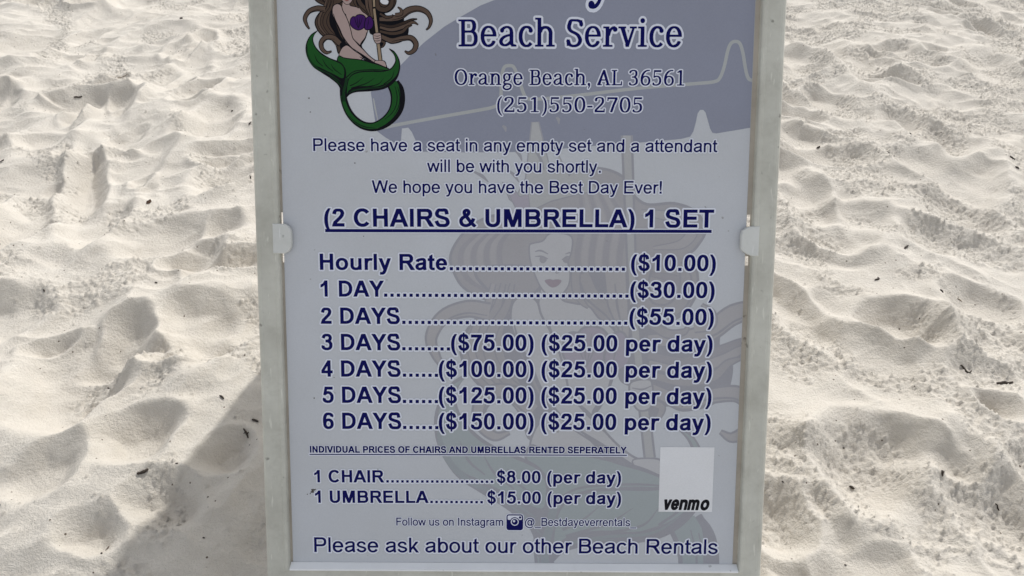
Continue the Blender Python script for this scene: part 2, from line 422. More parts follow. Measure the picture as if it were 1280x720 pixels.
# ------------------------------------------------------------------ the sign
TH = R(30.2)
sv = Vector((0, math.sin(TH), math.cos(TH)))           # up along the front panel
sn = Vector((0, -math.cos(TH), math.sin(TH)))          # out of the front face
CEN = Vector((0.00442, 0.75792, 0.45890))
root = bpy.data.objects.new("sandwich_board_sign", None)
COL.objects.link(root)
root.empty_display_size = 0.2
foot_v = -0.531
root.location = CEN + sv * foot_v
root.rotation_euler = (R(90.0) - TH, 0, 0)
root['label'] = "white plastic A-frame sign on the sand with mermaid emblem and beach chair and umbrella prices"
root['category'] = "sign"

# local frame of the root: x = across, y = up the panel, z = out of the face (metres)
def loc(u, v, n=0.0):
    return Vector((u / 1000.0, v / 1000.0 - foot_v, n / 1000.0))

def box_bm(bm, u0, u1, v0, v1, n0, n1, bevel=0.0):
    vs = [bm.verts.new(loc(u, v, n)) for n in (n0, n1) for u, v in ((u0, v0), (u1, v0), (u1, v1), (u0, v1))]
    fs = [(0, 1, 2, 3), (4, 5, 6, 7), (0, 1, 5, 4), (1, 2, 6, 5), (2, 3, 7, 6), (3, 0, 4, 7)]
    fc = [bm.faces.new([vs[i] for i in f]) for f in fs]
    if bevel:
        ed = list({e for f in fc for e in f.edges})
        bmesh.ops.bevel(bm, geom=ed, offset=bevel / 1000.0, segments=2, affect='EDGES', profile=0.6)

IN_U, IN_B, IN_T = 288.3, -359.5, 556.0
PROFILE = [(0.0, -12), (0.3, -6.5), (0.7, -1.4), (1.7, 0.1), (3.4, 0.6), (5.2, 0.3), (6.6, -0.7), (13, -0.55),
           (22, -0.1), (24.8, -0.5), (27.6, -2.0), (29.4, -4.6), (30.0, -9), (30.0, -30), (24, -30), (24, -13)]
PROFILE_B = [(-1.5, -12), (1.2, -6.5), (4.3, -0.9), (5.1, -0.1), (6.2, 0.25), (7.6, 0.2), (9.0, -0.5), (13, -0.55),
             (22, -0.1), (24.8, -0.5), (27.6, -2.0), (29.4, -4.6), (30.0, -9), (30.0, -30), (24, -30), (24, -13)]

def frame_ring(bm, inu, inb, intop, flip=1):
    rows = []
    for (d, n), (db, nb) in zip(PROFILE, PROFILE_B):
                rows.append([bm.verts.new(loc(u, v, k)) for u, v, k in
                     ((-inu - d, inb - db, (n + nb) / 2), (inu + d, inb - db, (n + nb) / 2),
                      (inu + d, intop + d, n), (-inu - d, intop + d, n))])
    # long edges are subdivided so the face can carry slight unevenness
    for a, b in zip(rows[:-1], rows[1:]):
        for k in range(4):
            q = (k + 1) % 4
            bm.faces.new((a[k], a[q], b[q], b[k]))

bm = bmesh.new()
frame_ring(bm, IN_U, IN_B, IN_T)
box_bm(bm, -318, 318, -452, IN_B - 31, -30, -1, 3)     # apron below the opening
box_bm(bm, -318, -215, -531, -452.5, -30, -1, 3)       # two feet
box_bm(bm, 215, 318, -531, -452.5, -30, -1, 3)
box_bm(bm, -318, 318, IN_T + 30.5, 612, -30, -1, 3)    # top edge by the hinge
front = from_bm("front_frame", bm, PLASTIC, root)
bv = front.modifiers.new("soft", 'BEVEL')
bv.width = 0.0006
bv.segments = 2
bv.limit_method = 'ANGLE'
bv.angle_limit = R(35)

# white lip under the sheet's lower edge; lit-ledge brightness is put into its colour
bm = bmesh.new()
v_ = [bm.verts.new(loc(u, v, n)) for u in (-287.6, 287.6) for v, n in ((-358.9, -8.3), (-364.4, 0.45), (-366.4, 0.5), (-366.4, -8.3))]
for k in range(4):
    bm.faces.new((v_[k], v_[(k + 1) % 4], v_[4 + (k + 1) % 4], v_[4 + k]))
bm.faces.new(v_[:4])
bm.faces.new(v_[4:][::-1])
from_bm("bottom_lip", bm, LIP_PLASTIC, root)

# recessed backing board with four small through slots beside the tabs
SLOTS = [(-288.0, -284.9, 76.6, 90.6), (-288.0, -284.6, 29.0, 40.2), (282.9, 287.6, 76.4, 90.8), (282.6, 287.2, 28.4, 39.8)]
bm = bmesh.new()
us = sorted({-IN_U - 6, IN_U + 6, *[s[0] for s in SLOTS], *[s[1] for s in SLOTS]})
vs_ = sorted({IN_B - 6, IN_T + 6, *[s[2] for s in SLOTS], *[s[3] for s in SLOTS]})
grid = {}
def gv(i, j, n):
    if (i, j, n) not in grid:
        grid[(i, j, n)] = bm.verts.new(loc(us[i], vs_[j], n))
    return grid[(i, j, n)]
def is_hole(i, j):
    cu, cv = (us[i] + us[i + 1]) / 2, (vs_[j] + vs_[j + 1]) / 2
    return any(a < cu < b and c < cv < d for a, b, c, d in SLOTS)
for i in range(len(us) - 1):
    for j in range(len(vs_) - 1):
        if is_hole(i, j):
            for (a, b), (c, d), (p, q) in (((i, j), (i + 1, j), (i, j - 1)), ((i + 1, j), (i + 1, j + 1), (i + 1, j)), ((i + 1, j + 1), (i, j + 1), (i, j + 1)), ((i, j + 1), (i, j), (i - 1, j))):
                if is_hole(p, q):
                    continue
                bm.faces.new((gv(a, b, -9.6), gv(c, d, -9.6), gv(c, d, -11.6), gv(a, b, -11.6)))
        else:
            for n in (-9.6, -11.6):
                bm.faces.new((gv(i, j, n), gv(i + 1, j, n), gv(i + 1, j + 1, n), gv(i, j + 1, n)))
board = from_bm("backing_board", bm, BOARD, root)

# retaining tabs that grip the sheet at both sides
def tab(side):
    if side < 0:
        out = [(-296, 41.0), (-281.5, 40.6), (-277.2, 43.5), (-274.3, 48.5), (-273.6, 54), (-273.6, 66), (-274.6, 70.5), (-277.4, 74.6), (-281.5, 76.8), (-296, 77.2)]
    else:
        out = [(296, 40.6), (288.5, 40.8), (283.5, 42.5), (275.6, 47.5), (274.4, 51), (274.2, 66), (275.6, 71.5), (281.5, 75.6), (287, 76.8), (296, 76.9)]
    bm = bmesh.new()
    lo = [bm.verts.new(loc(u, v, -6.2)) for u, v in out]
    hi = [bm.verts.new(loc(u, v, 0.9 if abs(u) < 285 else 1.4)) for u, v in out]
    n = len(out)
    top = bm.faces.new(hi)
    bm.faces.new(lo[::-1])
    for i in range(n):
        bm.faces.new((lo[i], lo[(i + 1) % n], hi[(i + 1) % n], hi[i]))
    bmesh.ops.bevel(bm, geom=list(top.edges), offset=0.0013, segments=3, affect='EDGES', profile=0.5)
    return from_bm("retaining_tab", bm, TAB_PLASTIC, root)
tab(-1)
tab(1)

# rear half of the A-frame and its hinge
apex = CEN + sv * 0.612 - sn * 0.030
def rear_point(u, w, n):
    """w metres down the rear panel from the apex, n out of its rear face"""
    d = Vector((0, BACK_Y - apex.y - 0.02, -apex.z - 0.006)).normalized()
    out = Vector((0, -d.z, d.y))
    return apex + Vector((0, 0.012, 0)) + Vector((u, 0, 0)) + d * w + out * n
inv = Matrix.Translation(root.location) @ root.rotation_euler.to_matrix().to_4x4()
inv = inv.inverted()
rear_len = (Vector((0, BACK_Y - apex.y - 0.02, -apex.z - 0.006))).length
def rear_box(bm, u0, u1, w0, w1, n0, n1):
    vs = [bm.verts.new(inv @ rear_point(u, w, n)) for n in (n0, n1) for u, w in ((u0, w0), (u1, w0), (u1, w1), (u0, w1))]
    for f in [(0, 1, 2, 3), (4, 5, 6, 7), (0, 1, 5, 4), (1, 2, 6, 5), (2, 3, 7, 6), (3, 0, 4, 7)]:
        bm.faces.new([vs[i] for i in f])
bm = bmesh.new()
cx = CEN.x
rear_box(bm, cx - .318, cx - .288, 0, rear_len, 0, .03)
rear_box(bm, cx + .288, cx + .318, 0, rear_len, 0, .03)
rear_box(bm, cx - .2878, cx + .2878, 0, .055, 0, .03)
rear_box(bm, cx - .2878, cx + .2878, rear_len - .17, rear_len - .08, 0, .03)
rear = from_bm("back_frame", bm, PLASTIC, root)
bv = rear.modifiers.new("soft", 'BEVEL')
bv.width = 0.004
bv.segments = 2
bm = bmesh.new()
rear_box(bm, cx - .2878, cx + .2878, .0552, rear_len - .1702, .012, .0135)
from_bm("back_board", bm, BACK_BOARD, root)
for s in (-1, 1):
    bm = bmesh.new()
    bmesh.ops.create_cone(bm, cap_ends=True, segments=20, radius1=.009, radius2=.009, depth=.12,
                          matrix=inv @ Matrix.Translation(apex + Vector((s * .2, .006, .004))) @ Matrix.Rotation(R(90), 4, 'Y'))
    from_bm("hinge", bm, PLASTIC, root)

# ------------------------------------------------------------------ flat printing: overlapping shapes become one flat mesh
def cat_loop(pts, n=7):
    p = np.asarray(pts, float)
    a, b, c, d = np.roll(p, 1, 0), p, np.roll(p, -1, 0), np.roll(p, -2, 0)
    out = []
    for t in np.arange(n) / n:
        out.append(.5 * (2 * b + (-a + c) * t + (2 * a - 5 * b + 4 * c - d) * t * t + (-a + 3 * b - 3 * c + d) * t ** 3))
    return np.stack(out, 1).reshape(-1, 2)

def cat_line(pts, n=7):
    p = np.asarray(pts, float)
    P = np.vstack([2 * p[0] - p[1], p, 2 * p[-1] - p[-2]])
    out = []
    for i in range(1, len(P) - 2):
        a, b, c, d = P[i - 1:i + 3]
        for t in np.arange(n) / n:
            out.append(.5 * (2 * b + (-a + c) * t + (2 * a - 5 * b + 4 * c - d) * t * t + (-a + 3 * b - 3 * c + d) * t ** 3))
    out.append(p[-1])
    return np.array(out)

def lock(pts, widths, extra=0.0, n=6):
    """outline of a tapering stroke"""
    q = cat_line(pts, n)
    w = np.interp(np.linspace(0, 1, len(q)), np.linspace(0, 1, len(widths)), widths) + extra
    d = np.gradient(q, axis=0)
    d /= np.hypot(d[:, 0], d[:, 1])[:, None] + 1e-9
    nn = np.c_[-d[:, 1], d[:, 0]] * (w / 2)[:, None]
    return np.vstack([q + nn, (q - nn)[::-1]])

def in_loop(px, py, loop):
    """even-odd test, vectorised over points"""
    ins = np.zeros(len(px), bool)
    x0, y0 = loop.min(0)
    x1, y1 = loop.max(0)
    sel = np.where((px >= x0) & (px <= x1) & (py >= y0) & (py <= y1))[0]
    if len(sel) == 0:
        return ins
    X, Y = px[sel], py[sel]
    r = np.zeros(len(sel), bool)
    q = np.roll(loop, -1, 0)
    for (ax, ay), (bx, by) in zip(loop, q):
        if ay != by:
            r ^= ((ay > Y) != (by > Y)) & (X < (bx - ax) * (Y - ay) / (by - ay) + ax)
    ins[sel] = r
    return ins

def printed(name, layers, n, parent, clip=None, blend=None):
    """layers: (list of loops in mm, pigment, opacity), painted in order; the result is one flat mesh at height n"""
    verts, edges = [], []
    def add(loop):
        k = len(verts)
        verts.extend(Vector((float(x), float(y))) for x, y in loop)
        edges.extend((k + i, k + (i + 1) % len(loop)) for i in range(len(loop)))
    for loops, _, _ in layers:
        for l in loops:
            add(l)
    if clip is not None:
        add(clip)
    V, E, F, *_ = delaunay_2d_cdt(verts, edges, [], 0, 1e-4)
    V = np.array([(v.x, v.y) for v in V])
    F = np.array([f for f in F if len(f) == 3], dtype=int)
    c = V[F].mean(1)
    px, py = c[:, 0], c[:, 1]
    colr = np.zeros((len(F), 3))
    paint = np.zeros(len(F), bool)
    for loops, pig, op in layers:
        m = np.zeros(len(F), bool)
        for l in loops:
            m ^= in_loop(px, py, l)
        o = op if blend is None else op * blend
        colr[m] = np.where(paint[m][:, None], colr[m] * (1 - o), 0) + np.array(pig) * np.where(paint[m], o, 1.0)[:, None]
        paint |= m
    if clip is not None:
        paint &= in_loop(px, py, np.asarray(clip, float))
    F, colr = F[paint], colr[paint]
    a, b, d = V[F[:, 0]], V[F[:, 1]], V[F[:, 2]]
    area = (b[:, 0] - a[:, 0]) * (d[:, 1] - a[:, 1]) - (b[:, 1] - a[:, 1]) * (d[:, 0] - a[:, 0])
    F = np.where(area[:, None] < 0, F[:, ::-1], F)
    me = bpy.data.meshes.new(name)
    me.from_pydata([loc(x, y, n) for x, y in V], [], F.tolist())
    at = me.attributes.new('pigment', 'FLOAT_COLOR', 'FACE')
    at.data.foreach_set('color', np.c_[colr, np.ones(len(colr))].astype(np.float32).ravel())
    o = link_mesh(name, me, PRINT, parent)
    return o

PAPER = (0.575, 0.595, 0.635)
NAVY = (0.0018, 0.003, 0.095)
HALO = (0.74, 0.77, 0.87)
SHEET = (-285.2, 282.2, -358.6, 550.0)
LAYER = -8.0

# the sheet itself, a thin board
bm = bmesh.new()
box_bm(bm, SHEET[0], SHEET[1], SHEET[2], SHEET[3], LAYER - 1.2, LAYER)
poster = from_bm("poster", bm, PRINT, root)
at = poster.data.attributes.new('pigment', 'FLOAT_COLOR', 'FACE')
at.data.foreach_set('color', np.tile(np.array([*PAPER, 1], np.float32), len(poster.data.polygons)))

def to_mm(pts, m):
    p = np.asarray(pts, float)
    return np.c_[p, np.ones(len(p))] @ np.array(m)

# ---- the mermaid emblem, in its own drawing units (7.111 units = one unit of EMBLEM_MAP)
BLK = (0.005, 0.005, 0.008)
HAIR = (0.075, 0.050, 0.038)
HAIR_L = (0.115, 0.078, 0.06)
HAIR_D = (0.04, 0.027, 0.022)
SKIN = (0.43, 0.325, 0.305)
GREEN = (0.014, 0.088, 0.018)
GREEN_D = (0.008, 0.04, 0.013)
PURPLE = (0.05, 0.011, 0.115)
WOOD = (0.33, 0.25, 0.17)
GOLD = (0.62, 0.55, 0.36)
WHITE = (0.74, 0.75, 0.79)
LIP = (0.36, 0.10, 0.10)

def wpt(pts):                                # upper part, measured on the large pale copy
    return [(2.435 * x - 1230.8, 2.435 * y - 847.5) for x, y in pts]

ART = []
def poly(pts, c, ink=0, smooth=True, n=6):
    p = cat_loop(pts, n) if smooth else np.asarray(pts, float)
    if ink:
        d = np.roll(p, -1, 0) - np.roll(p, 1, 0)
        d /= np.hypot(d[:, 0], d[:, 1])[:, None] + 1e-9
        q = np.roll(p, -1, 0)
        s = np.sign((p[:, 0] * q[:, 1] - p[:, 1] * q[:, 0]).sum())
        ART.append((p + np.c_[d[:, 1], -d[:, 0]] * ink * s, BLK))
    ART.append((p, c))
def strand(pts, w, c, ink=9):
    if ink:
        ART.append((lock(pts, w, ink * 1.7), BLK))
    ART.append((lock(pts, w), c))
def inkline(pts, w):
    ART.append((lock(pts, w), BLK))

# hair behind the body
poly(wpt([(668, 262), (690, 236), (722, 214), (752, 212), (776, 221), (785, 238), (806, 254), (840, 253), (866, 263), (877, 284), (866, 304), (856, 314),
          (868, 335), (866, 364), (846, 388), (812, 396), (775, 405), (735, 400), (716, 385), (700, 372), (660, 372), (640, 376), (612, 367), (583, 352), (570, 330), (569, 310), (588, 284), (618, 268)]), HAIR, 8)
for k in range(7):
    f = k / 6
    strand(wpt([(650 - 40 * f, 276 + 4 * f), (628 - 48 * f, 300 + 8 * f), (632 - 46 * f, 335 + 6 * f), (668 - 40 * f, 364 + 2 * f)]), [6, 16, 16, 5], HAIR_L if k % 2 else HAIR_D, 0)
for k in range(7):
    f = k / 6
    strand(wpt([(724 + 30 * f, 226 + 4 * f), (728 + 50 * f, 272), (722 + 52 * f, 320), (730 + 50 * f, 380)]), [6, 16, 18, 8], HAIR_L if k % 2 else HAIR_D, 0)
strand(wpt([(800, 262), (840, 268), (862, 282), (850, 300), (815, 305)]), [12, 30, 34, 24, 6], HAIR_L, 4)
strand(wpt([(812, 336), (848, 345), (856, 366), (836, 384), (806, 382)]), [10, 22, 26, 22, 5], HAIR_D, 4)
poly(wpt([(812, 350), (830, 346), (842, 352), (838, 364), (820, 362)]), WHITE, 4)
poly([(230, -40), (275, 35), (262, 70), (205, 130), (177, 190), (192, 250), (240, 310), (325, 350), (362, 400), (385, 470), (440, 415), (455, 400), (400, 300), (352, 180), (330, 90), (345, 40), (400, 20), (420, -40)], HAIR, 9)
poly([(322, 90), (300, 150), (305, 220), (350, 300), (385, 370), (402, 440), (448, 412), (455, 392), (400, 318), (368, 240), (345, 180)], BLK)
for a, b in (((255, 60), (-10, 0)), ((285, 60), (14, 0)), ((312, 50), (38, 5))):
    x = b[0]
    strand([(a[0] + 20, 0), (a[0], 70), (232 + x, 140), (222 + x, 210), (262 + x, 280), (335 + x, 345), (372 + x * .5, 410)], [10, 20, 28, 30, 26, 20, 4], HAIR_L if x < 0 else HAIR, 5)
strand([(262, 84), (195, 75), (122, 100), (84, 160), (97, 215), (122, 256)], [44, 40, 32, 26, 16, 3], HAIR_L, 8)
inkline([(255, 95), (190, 88), (130, 112), (97, 165)], [3, 6, 5, 2])
strand([(392, 385), (335, 335), (272, 328), (228, 372), (232, 428), (272, 464), (318, 452)], [40, 42, 38, 34, 28, 20, 3], HAIR_L, 8)
inkline([(345, 345), (275, 345), (240, 380), (248, 430)], [3, 6, 5, 2])

# hair flowing to the right
poly([(520, -40), (545, 40), (620, 100), (655, 150), (692, 180), (655, 240), (655, 290), (690, 312), (752, 335), (745, 400), (775, 405), (800, 372), (850, 388), (930, 372), (985, 330), (1000, 240), (960, 190), (960, 120), (900, 132), (820, 145), (770, 100), (740, 60), (720, -40)], BLK)
strand([(735, -60), (715, 20), (740, 75), (800, 84), (845, 45), (852, -20), (830, -60)], [30, 40, 40, 38, 34, 26, 10], HAIR, 8)
strand([(742, 170), (850, 165), (925, 145), (1000, 92), (1085, 78), (1160, 110), (1195, 175), (1182, 235), (1155, 264)], [30, 42, 50, 52, 42, 34, 24, 13, 2], HAIR_L, 8)
inkline([(850, 178), (940, 155), (1010, 108), (1090, 92), (1160, 126)], [3, 7, 6, 5, 2])
strand([(745, 120), (800, 150), (848, 145), (862, 128)], [16, 22, 14, 2], HAIR, 6)
strand([(880, 132), (930, 122), (932, 88), (902, 62)], [24, 26, 18, 2], HAIR_L, 6)
strand([(742, 215), (850, 236), (955, 205), (1025, 175), (1075, 168)], [20, 26, 28, 16, 2], HAIR_D, 6)
strand([(745, 240), (850, 262), (960, 232), (1035, 196), (1084, 218)], [18, 26, 28, 20, 2], HAIR_L, 6)
strand([(745, 275), (850, 296), (940, 280), (985, 240), (1030, 222)], [18, 24, 26, 18, 2], HAIR, 6)
strand([(752, 318), (850, 358), (940, 338), (1020, 335), (1064, 385), (1050, 440), (1004, 468), (966, 450)], [30, 40, 38, 40, 38, 32, 22, 3], HAIR_L, 8)
inkline([(850, 366), (940, 348), (1015, 350), (1046, 392), (1036, 436)], [3, 7, 6, 6, 2])
strand([(752, 360), (785, 375), (772, 408), (750, 420)], [16, 18, 10, 2], HAIR, 6)

# body
poly([(415, 40), (415, 95), (445, 150), (470, 220), (500, 330), (556, 392), (572, 392), (588, 370), (612, 335), (630, 290), (642, 240), (652, 190), (635, 140), (590, 105), (560, 70), (520, 62), (480, 50), (470, 10), (430, -10)], SKIN, 6)
poly([(430, 410), (462, 405), (520, 450), (590, 500), (570, 527), (500, 524), (430, 515), (385, 497), (402, 440)], SKIN, 6)
inkline([(630, 285), (618, 330), (592, 370), (578, 395), (590, 425)], [6, 10, 18, 16, 3])
# head, measured on the pale copy
poly(wpt([(664, 303), (665, 320), (671, 338), (679, 354), (690, 363.5), (701, 361), (710, 350), (712, 335), (709.5, 322), (714, 308), (713, 291), (690, 288), (680, 297), (668, 300)]), SKIN, 5)
inkline(wpt([(670, 309), (677, 308), (686, 312)]), [3, 6, 3])
inkline(wpt([(707, 312), (712, 310.5), (714, 311)]), [2, 5, 3])
inkline(wpt([(670, 315), (678, 315), (686, 318)]), [2, 6, 3])
inkline(wpt([(703, 319), (709, 315.5), (714, 316)]), [3, 6, 2])
poly(wpt([(676.5, 317), (680, 316), (683.5, 319), (680, 322.5), (677, 321)]), HAIR_D, 2)
poly(wpt([(705, 319), (708, 317), (711, 319), (709, 322), (706, 321.5)]), HAIR_D, 2)
poly(wpt([(682, 344.5), (688, 342.8), (692, 343.8), (696, 343), (702, 344.5), (698, 350), (692, 352.5), (687, 350.5)]), LIP, 1)
inkline(wpt([(693, 331), (696, 335), (700, 334)]), [1, 4, 2])
# crown
poly(wpt([(640, 246), (632, 226), (642, 232), (650, 240), (660, 222), (668, 156), (675, 156), (682, 185), (690, 216), (700, 196), (712, 220), (726, 204), (738, 222), (744, 236), (722, 240), (690, 248), (660, 262)]), GOLD, 4, False)
poly(wpt([(632, 226), (642, 232), (652, 244), (662, 240), (664, 258), (648, 258)]), PURPLE, 3, False)
for a, b in (((597, 214), (614, 226)), ((638, 212), (651, 226)), ((648, 190), (655, 201)), ((672, 190), (682, 212)), ((632, 160), (636, 167)), ((697, 150), (700, 158))):
    inkline(wpt([a, ((a[0] + b[0]) / 2 + 1, (a[1] + b[1]) / 2 - 1), b]), [6, 10, 3])
# locks falling in front of the shoulder
strand([(545, -30), (575, 35), (632, 92), (650, 150)], [30, 34, 26, 5], HAIR, 7)
strand([(522, -40), (524, 15), (540, 52), (560, 72)], [22, 22, 14, 2], HAIR, 5)
strand([(640, -40), (650, 60), (668, 130), (672, 190)], [60, 56, 30, 10], HAIR_L, 7)
inkline([(640, 0), (648, 70), (664, 140)], [4, 8, 3])
# arm and shells
inkline([(412, 95), (445, 150), (442, 120)], [4, 14, 3])
poly([(485, 205), (490, 170), (507, 150), (530, 150), (546, 136), (576, 131), (605, 142), (620, 170), (616, 220), (590, 250), (555, 262), (520, 250), (496, 230)], PURPLE, 7)
poly([(622, 172), (640, 152), (664, 150), (684, 190), (679, 235), (650, 258), (617, 255), (612, 220)], PURPLE, 7)
for x in (520, 545, 570, 592):
    inkline([(x, 150), (x * .6 + 222, 200), (555, 250)], [2, 6, 2])
inkline([(648, 158), (642, 205), (632, 250)], [2, 6, 2])
poly([(335, 60), (330, 120), (350, 180), (385, 250), (415, 315), (455, 385), (530, 440), (610, 490), (690, 545), (740, 575), (800, 602), (797, 570), (786, 545), (760, 537), (710, 537), (650, 495), (590, 430), (560, 395), (505, 340), (486, 270), (466, 200), (440, 140), (415, 95), (402, 55), (370, 38)], SKIN, 7)
inkline([(335, 120), (352, 180), (388, 250), (418, 320), (470, 395), (520, 440)], [4, 10, 8, 8, 10, 3])
inkline([(545, 455), (600, 500), (680, 550), (640, 555)], [3, 20, 12, 3])
inkline([(505, 340), (560, 396), (610, 450)], [4, 13, 5])

# staff and fist
poly([(684, 78), (704, 76), (762, 530), (738, 534)], WOOD, 7, False)
poly([(662, -430), (684, -430), (704, 60), (686, 62)], WOOD, 7, False)
poly([(688, 312), (700, 296), (744, 292), (753, 310), (756, 345), (746, 376), (716, 381), (696, 352)], SKIN, 6)
for y in (315, 336, 357):
    inkline([(694, y), (725, y + 4), (752, y - 6)], [3, 6, 3])
poly([(700, 540), (760, 536), (786, 546), (799, 575), (798, 600), (760, 585), (720, 570)], SKIN, 5)

# tail: ring, hips and the two lobes
ring_pts = [(862, 735), (893, 800), (905, 880), (888, 970), (840, 1045), (770, 1100), (690, 1128), (605, 1118), (530, 1072), (470, 1000), (432, 910), (418, 820), (425, 745), (445, 685)]
ring_w = [90, 96, 98, 92, 82, 70, 56, 48, 44, 40, 36, 32, 34, 24]
ART.append((lock(ring_pts, [w + 26 for w in ring_w]), BLK))
ART.append((lock([(p[0] - 6, p[1] - 4) for p in ring_pts], [w * .86 for w in ring_w]), GREEN))
inkline([(905, 712), (935, 770), (950, 860), (938, 960), (890, 1045), (815, 1110), (720, 1150)], [12, 40, 44, 40, 34, 6])
inkline([(880, 760), (900, 850), (890, 940), (850, 1010), (790, 1060)], [4, 7, 7, 6, 2])
inkline([(905, 770), (925, 860), (912, 950), (868, 1030)], [4, 7, 7, 2])
inkline([(470, 1030), (540, 1095), (620, 1130), (700, 1140)], [2, 7, 8, 3])
poly([(385, 497), (372, 535), (410, 562), (440, 612), (440, 690), (475, 690), (520, 645), (600, 628), (700, 622), (790, 624), (822, 610), (740, 578), (650, 550), (560, 530), (480, 522), (420, 512)], GREEN, 8)
inkline([(565, 500), (640, 540), (740, 572), (815, 606)], [4, 16, 12, 6])
poly([(196, 268), (138, 302), (100, 360), (86, 430), (102, 510), (152, 590), (230, 645), (310, 697), (380, 762), (405, 850), (440, 790), (432, 720), (446, 665), (440, 610), (410, 562), (365, 535), (300, 510), (228, 466), (176, 410), (155, 350), (166, 308)], BLK)
poly([(180, 288), (132, 318), (104, 380), (99, 440), (118, 505), (166, 570), (245, 612), (330, 652), (412, 692), (428, 650), (424, 602), (400, 568), (362, 547), (298, 520), (222, 476), (168, 414), (147, 350), (158, 312)], GREEN)
poly([(104, 400), (110, 470), (140, 540), (200, 600), (270, 640), (200, 620), (130, 560), (96, 480)], GREEN_D)
for a in ([(165, 480), (190, 540), (240, 585)], [(235, 520), (270, 580), (330, 630)], [(310, 565), (340, 610), (405, 660)], [(200, 590), (290, 640), (380, 700)], [(230, 622), (320, 672), (400, 735)]):
    inkline(a, [2, 9, 5])
for a in ([(215, 612), (310, 662), (398, 722)], [(300, 672), (360, 716), (412, 775)]):
    ART.append((lock(a, [2, 12, 3]), GREEN_D))
poly([(470, 690), (500, 655), (560, 632), (650, 624), (760, 624), (832, 608), (868, 570), (882, 528), (866, 478), (824, 428), (874, 452), (914, 515), (927, 580), (917, 650), (892, 706), (842, 757), (770, 792), (660, 808), (540, 816), (480, 836), (443, 866), (438, 800), (455, 730)], BLK)
poly([(478, 692), (508, 662), (565, 642), (650, 635), (765, 635), (838, 617), (877, 575), (892, 528), (878, 482), (852, 450), (886, 476), (908, 525), (916, 585), (904, 645), (872, 690), (810, 735), (720, 765), (600, 762), (520, 772), (470, 800), (452, 830), (460, 740)], GREEN)
for a in ([(480, 760), (540, 730), (600, 680)], [(490, 780), (620, 740), (700, 690)], [(620, 770), (730, 745), (780, 690)], [(780, 745), (850, 690), (875, 620)], [(520, 785), (680, 778), (820, 735)]):
    inkline(a, [9, 8, 2])
for a in ([(490, 800), (620, 782), (760, 770), (850, 715)], [(470, 822), (540, 795), (640, 792)]):
    ART.append((lock(a, [3, 10, 9, 2]), GREEN_D))
inkline([(440, 690), (462, 672), (500, 640), (560, 622), (700, 615), (800, 620)], [10, 10, 7, 8, 8, 5])
strand([(452, 690), (440, 750), (424, 820), (428, 900)], [26, 26, 26, 24], GREEN_D, 7)

# ---- canopy print and large pale copy of the emblem on the sheet
CANOPY = (0.295, 0.312, 0.392)
CLINE = (0.45, 0.465, 0.47)
canopy = [(463, 115), (464, 112), (484, 95), (501.7, 80), (511.7, 70), (531.7, 51.7), (556.7, 32.5), (578, 20), (601.7, 6.7), (619, 0), (645, -9), (700, -24), (770, -36), (860, -42), (960, -42),
          (960, 154), (943, 158.5), (920, 162.5), (905, 165), (897, 166.4), (892, 165.5), (889, 160), (886, 150), (883, 140), (880, 136.5), (876, 136.5), (873, 141), (871, 152), (868, 164), (864, 170.5), (852, 173.5), (800, 178), (745, 182), (690, 187), (640, 190), (580, 190.5), (523, 189.5),
          (519, 178), (513.5, 165), (509, 159), (501, 160), (500, 168), (499, 180), (489.5, 177.5), (480, 171.5), (474, 167), (469, 163), (466, 140)]
cl = [(478, 159), (497, 155), (540, 147), (600, 136.5), (616, 133), (623, 128.5), (626, 118), (626.5, 105), (628, 90), (631, 82.5), (637, 81), (642, 82.5), (646, 91), (651, 106), (655, 117), (659, 122), (672, 123), (720, 118.5), (800, 109), (870, 103.4), (893, 101), (900, 96), (905, 82), (909, 62), (913, 53), (919, 51), (924, 54), (928, 66), (931, 82), (934.5, 95), (940, 99.3), (955, 99)]
def ref(pts):
    return to_mm(pts, CANOPY_MAP)
layers = []
layers.append(([ref(canopy)], CANOPY, 1.0))
layers.append(([ref(lock(cl, [4.2] * len(cl), 0, 4))], CLINE, 1.0))
layers.append(([ref(lock([(466, 122), (468, 135), (471, 151)], [1.4, 2, 1]))], CLINE, 1.0))
clip = [(SHEET[0] + .3, SHEET[2] + .3), (SHEET[1] - .3, SHEET[2] + .3), (SHEET[1] - .3, SHEET[3] - .3), (SHEET[0] + .3, SHEET[3] - .3)]
def emb_units(p):
    p = np.asarray(p, float)
    return np.c_[p[:, 0] / 7.111 + 370.0, p[:, 1] / 7.111]
def wm_units(p):
    q = emb_units(p)
    return np.c_[q[:, 0] * 2.92 - 575.0, q[:, 1] * 2.92 + 348.0]
TINTS = {id(HAIR): (.70, .66, .62), id(HAIR_L): (.76, .715, .67), id(HAIR_D): (.645, .61, .585), id(BLK): (.60, .58, .565),
         id(GREEN): (.66, .71, .66), id(GREEN_D): (.60, .63, .595), id(PURPLE): (.71, .635, .67), id(LIP): (.62, .51, .50),
         id(WHITE): (.95, .95, .95), id(GOLD): (.82, .80, .74), id(WOOD): (.80, .775, .72), id(SKIN): (.92, .89, .86)}
wm_layers = []
for p, c in ART:
    c2 = tuple(p_ * t_ for p_, t_ in zip(PAPER, (1 - (1 - q) * f for q, f in zip(TINTS[id(c)], (0.88, 0.88, 0.80)))))
    wm_layers.append(([to_mm(wm_units(p), SHEET_MAP)], c2, 1.0))
GRIME = (0.10, 0.09, 0.08)
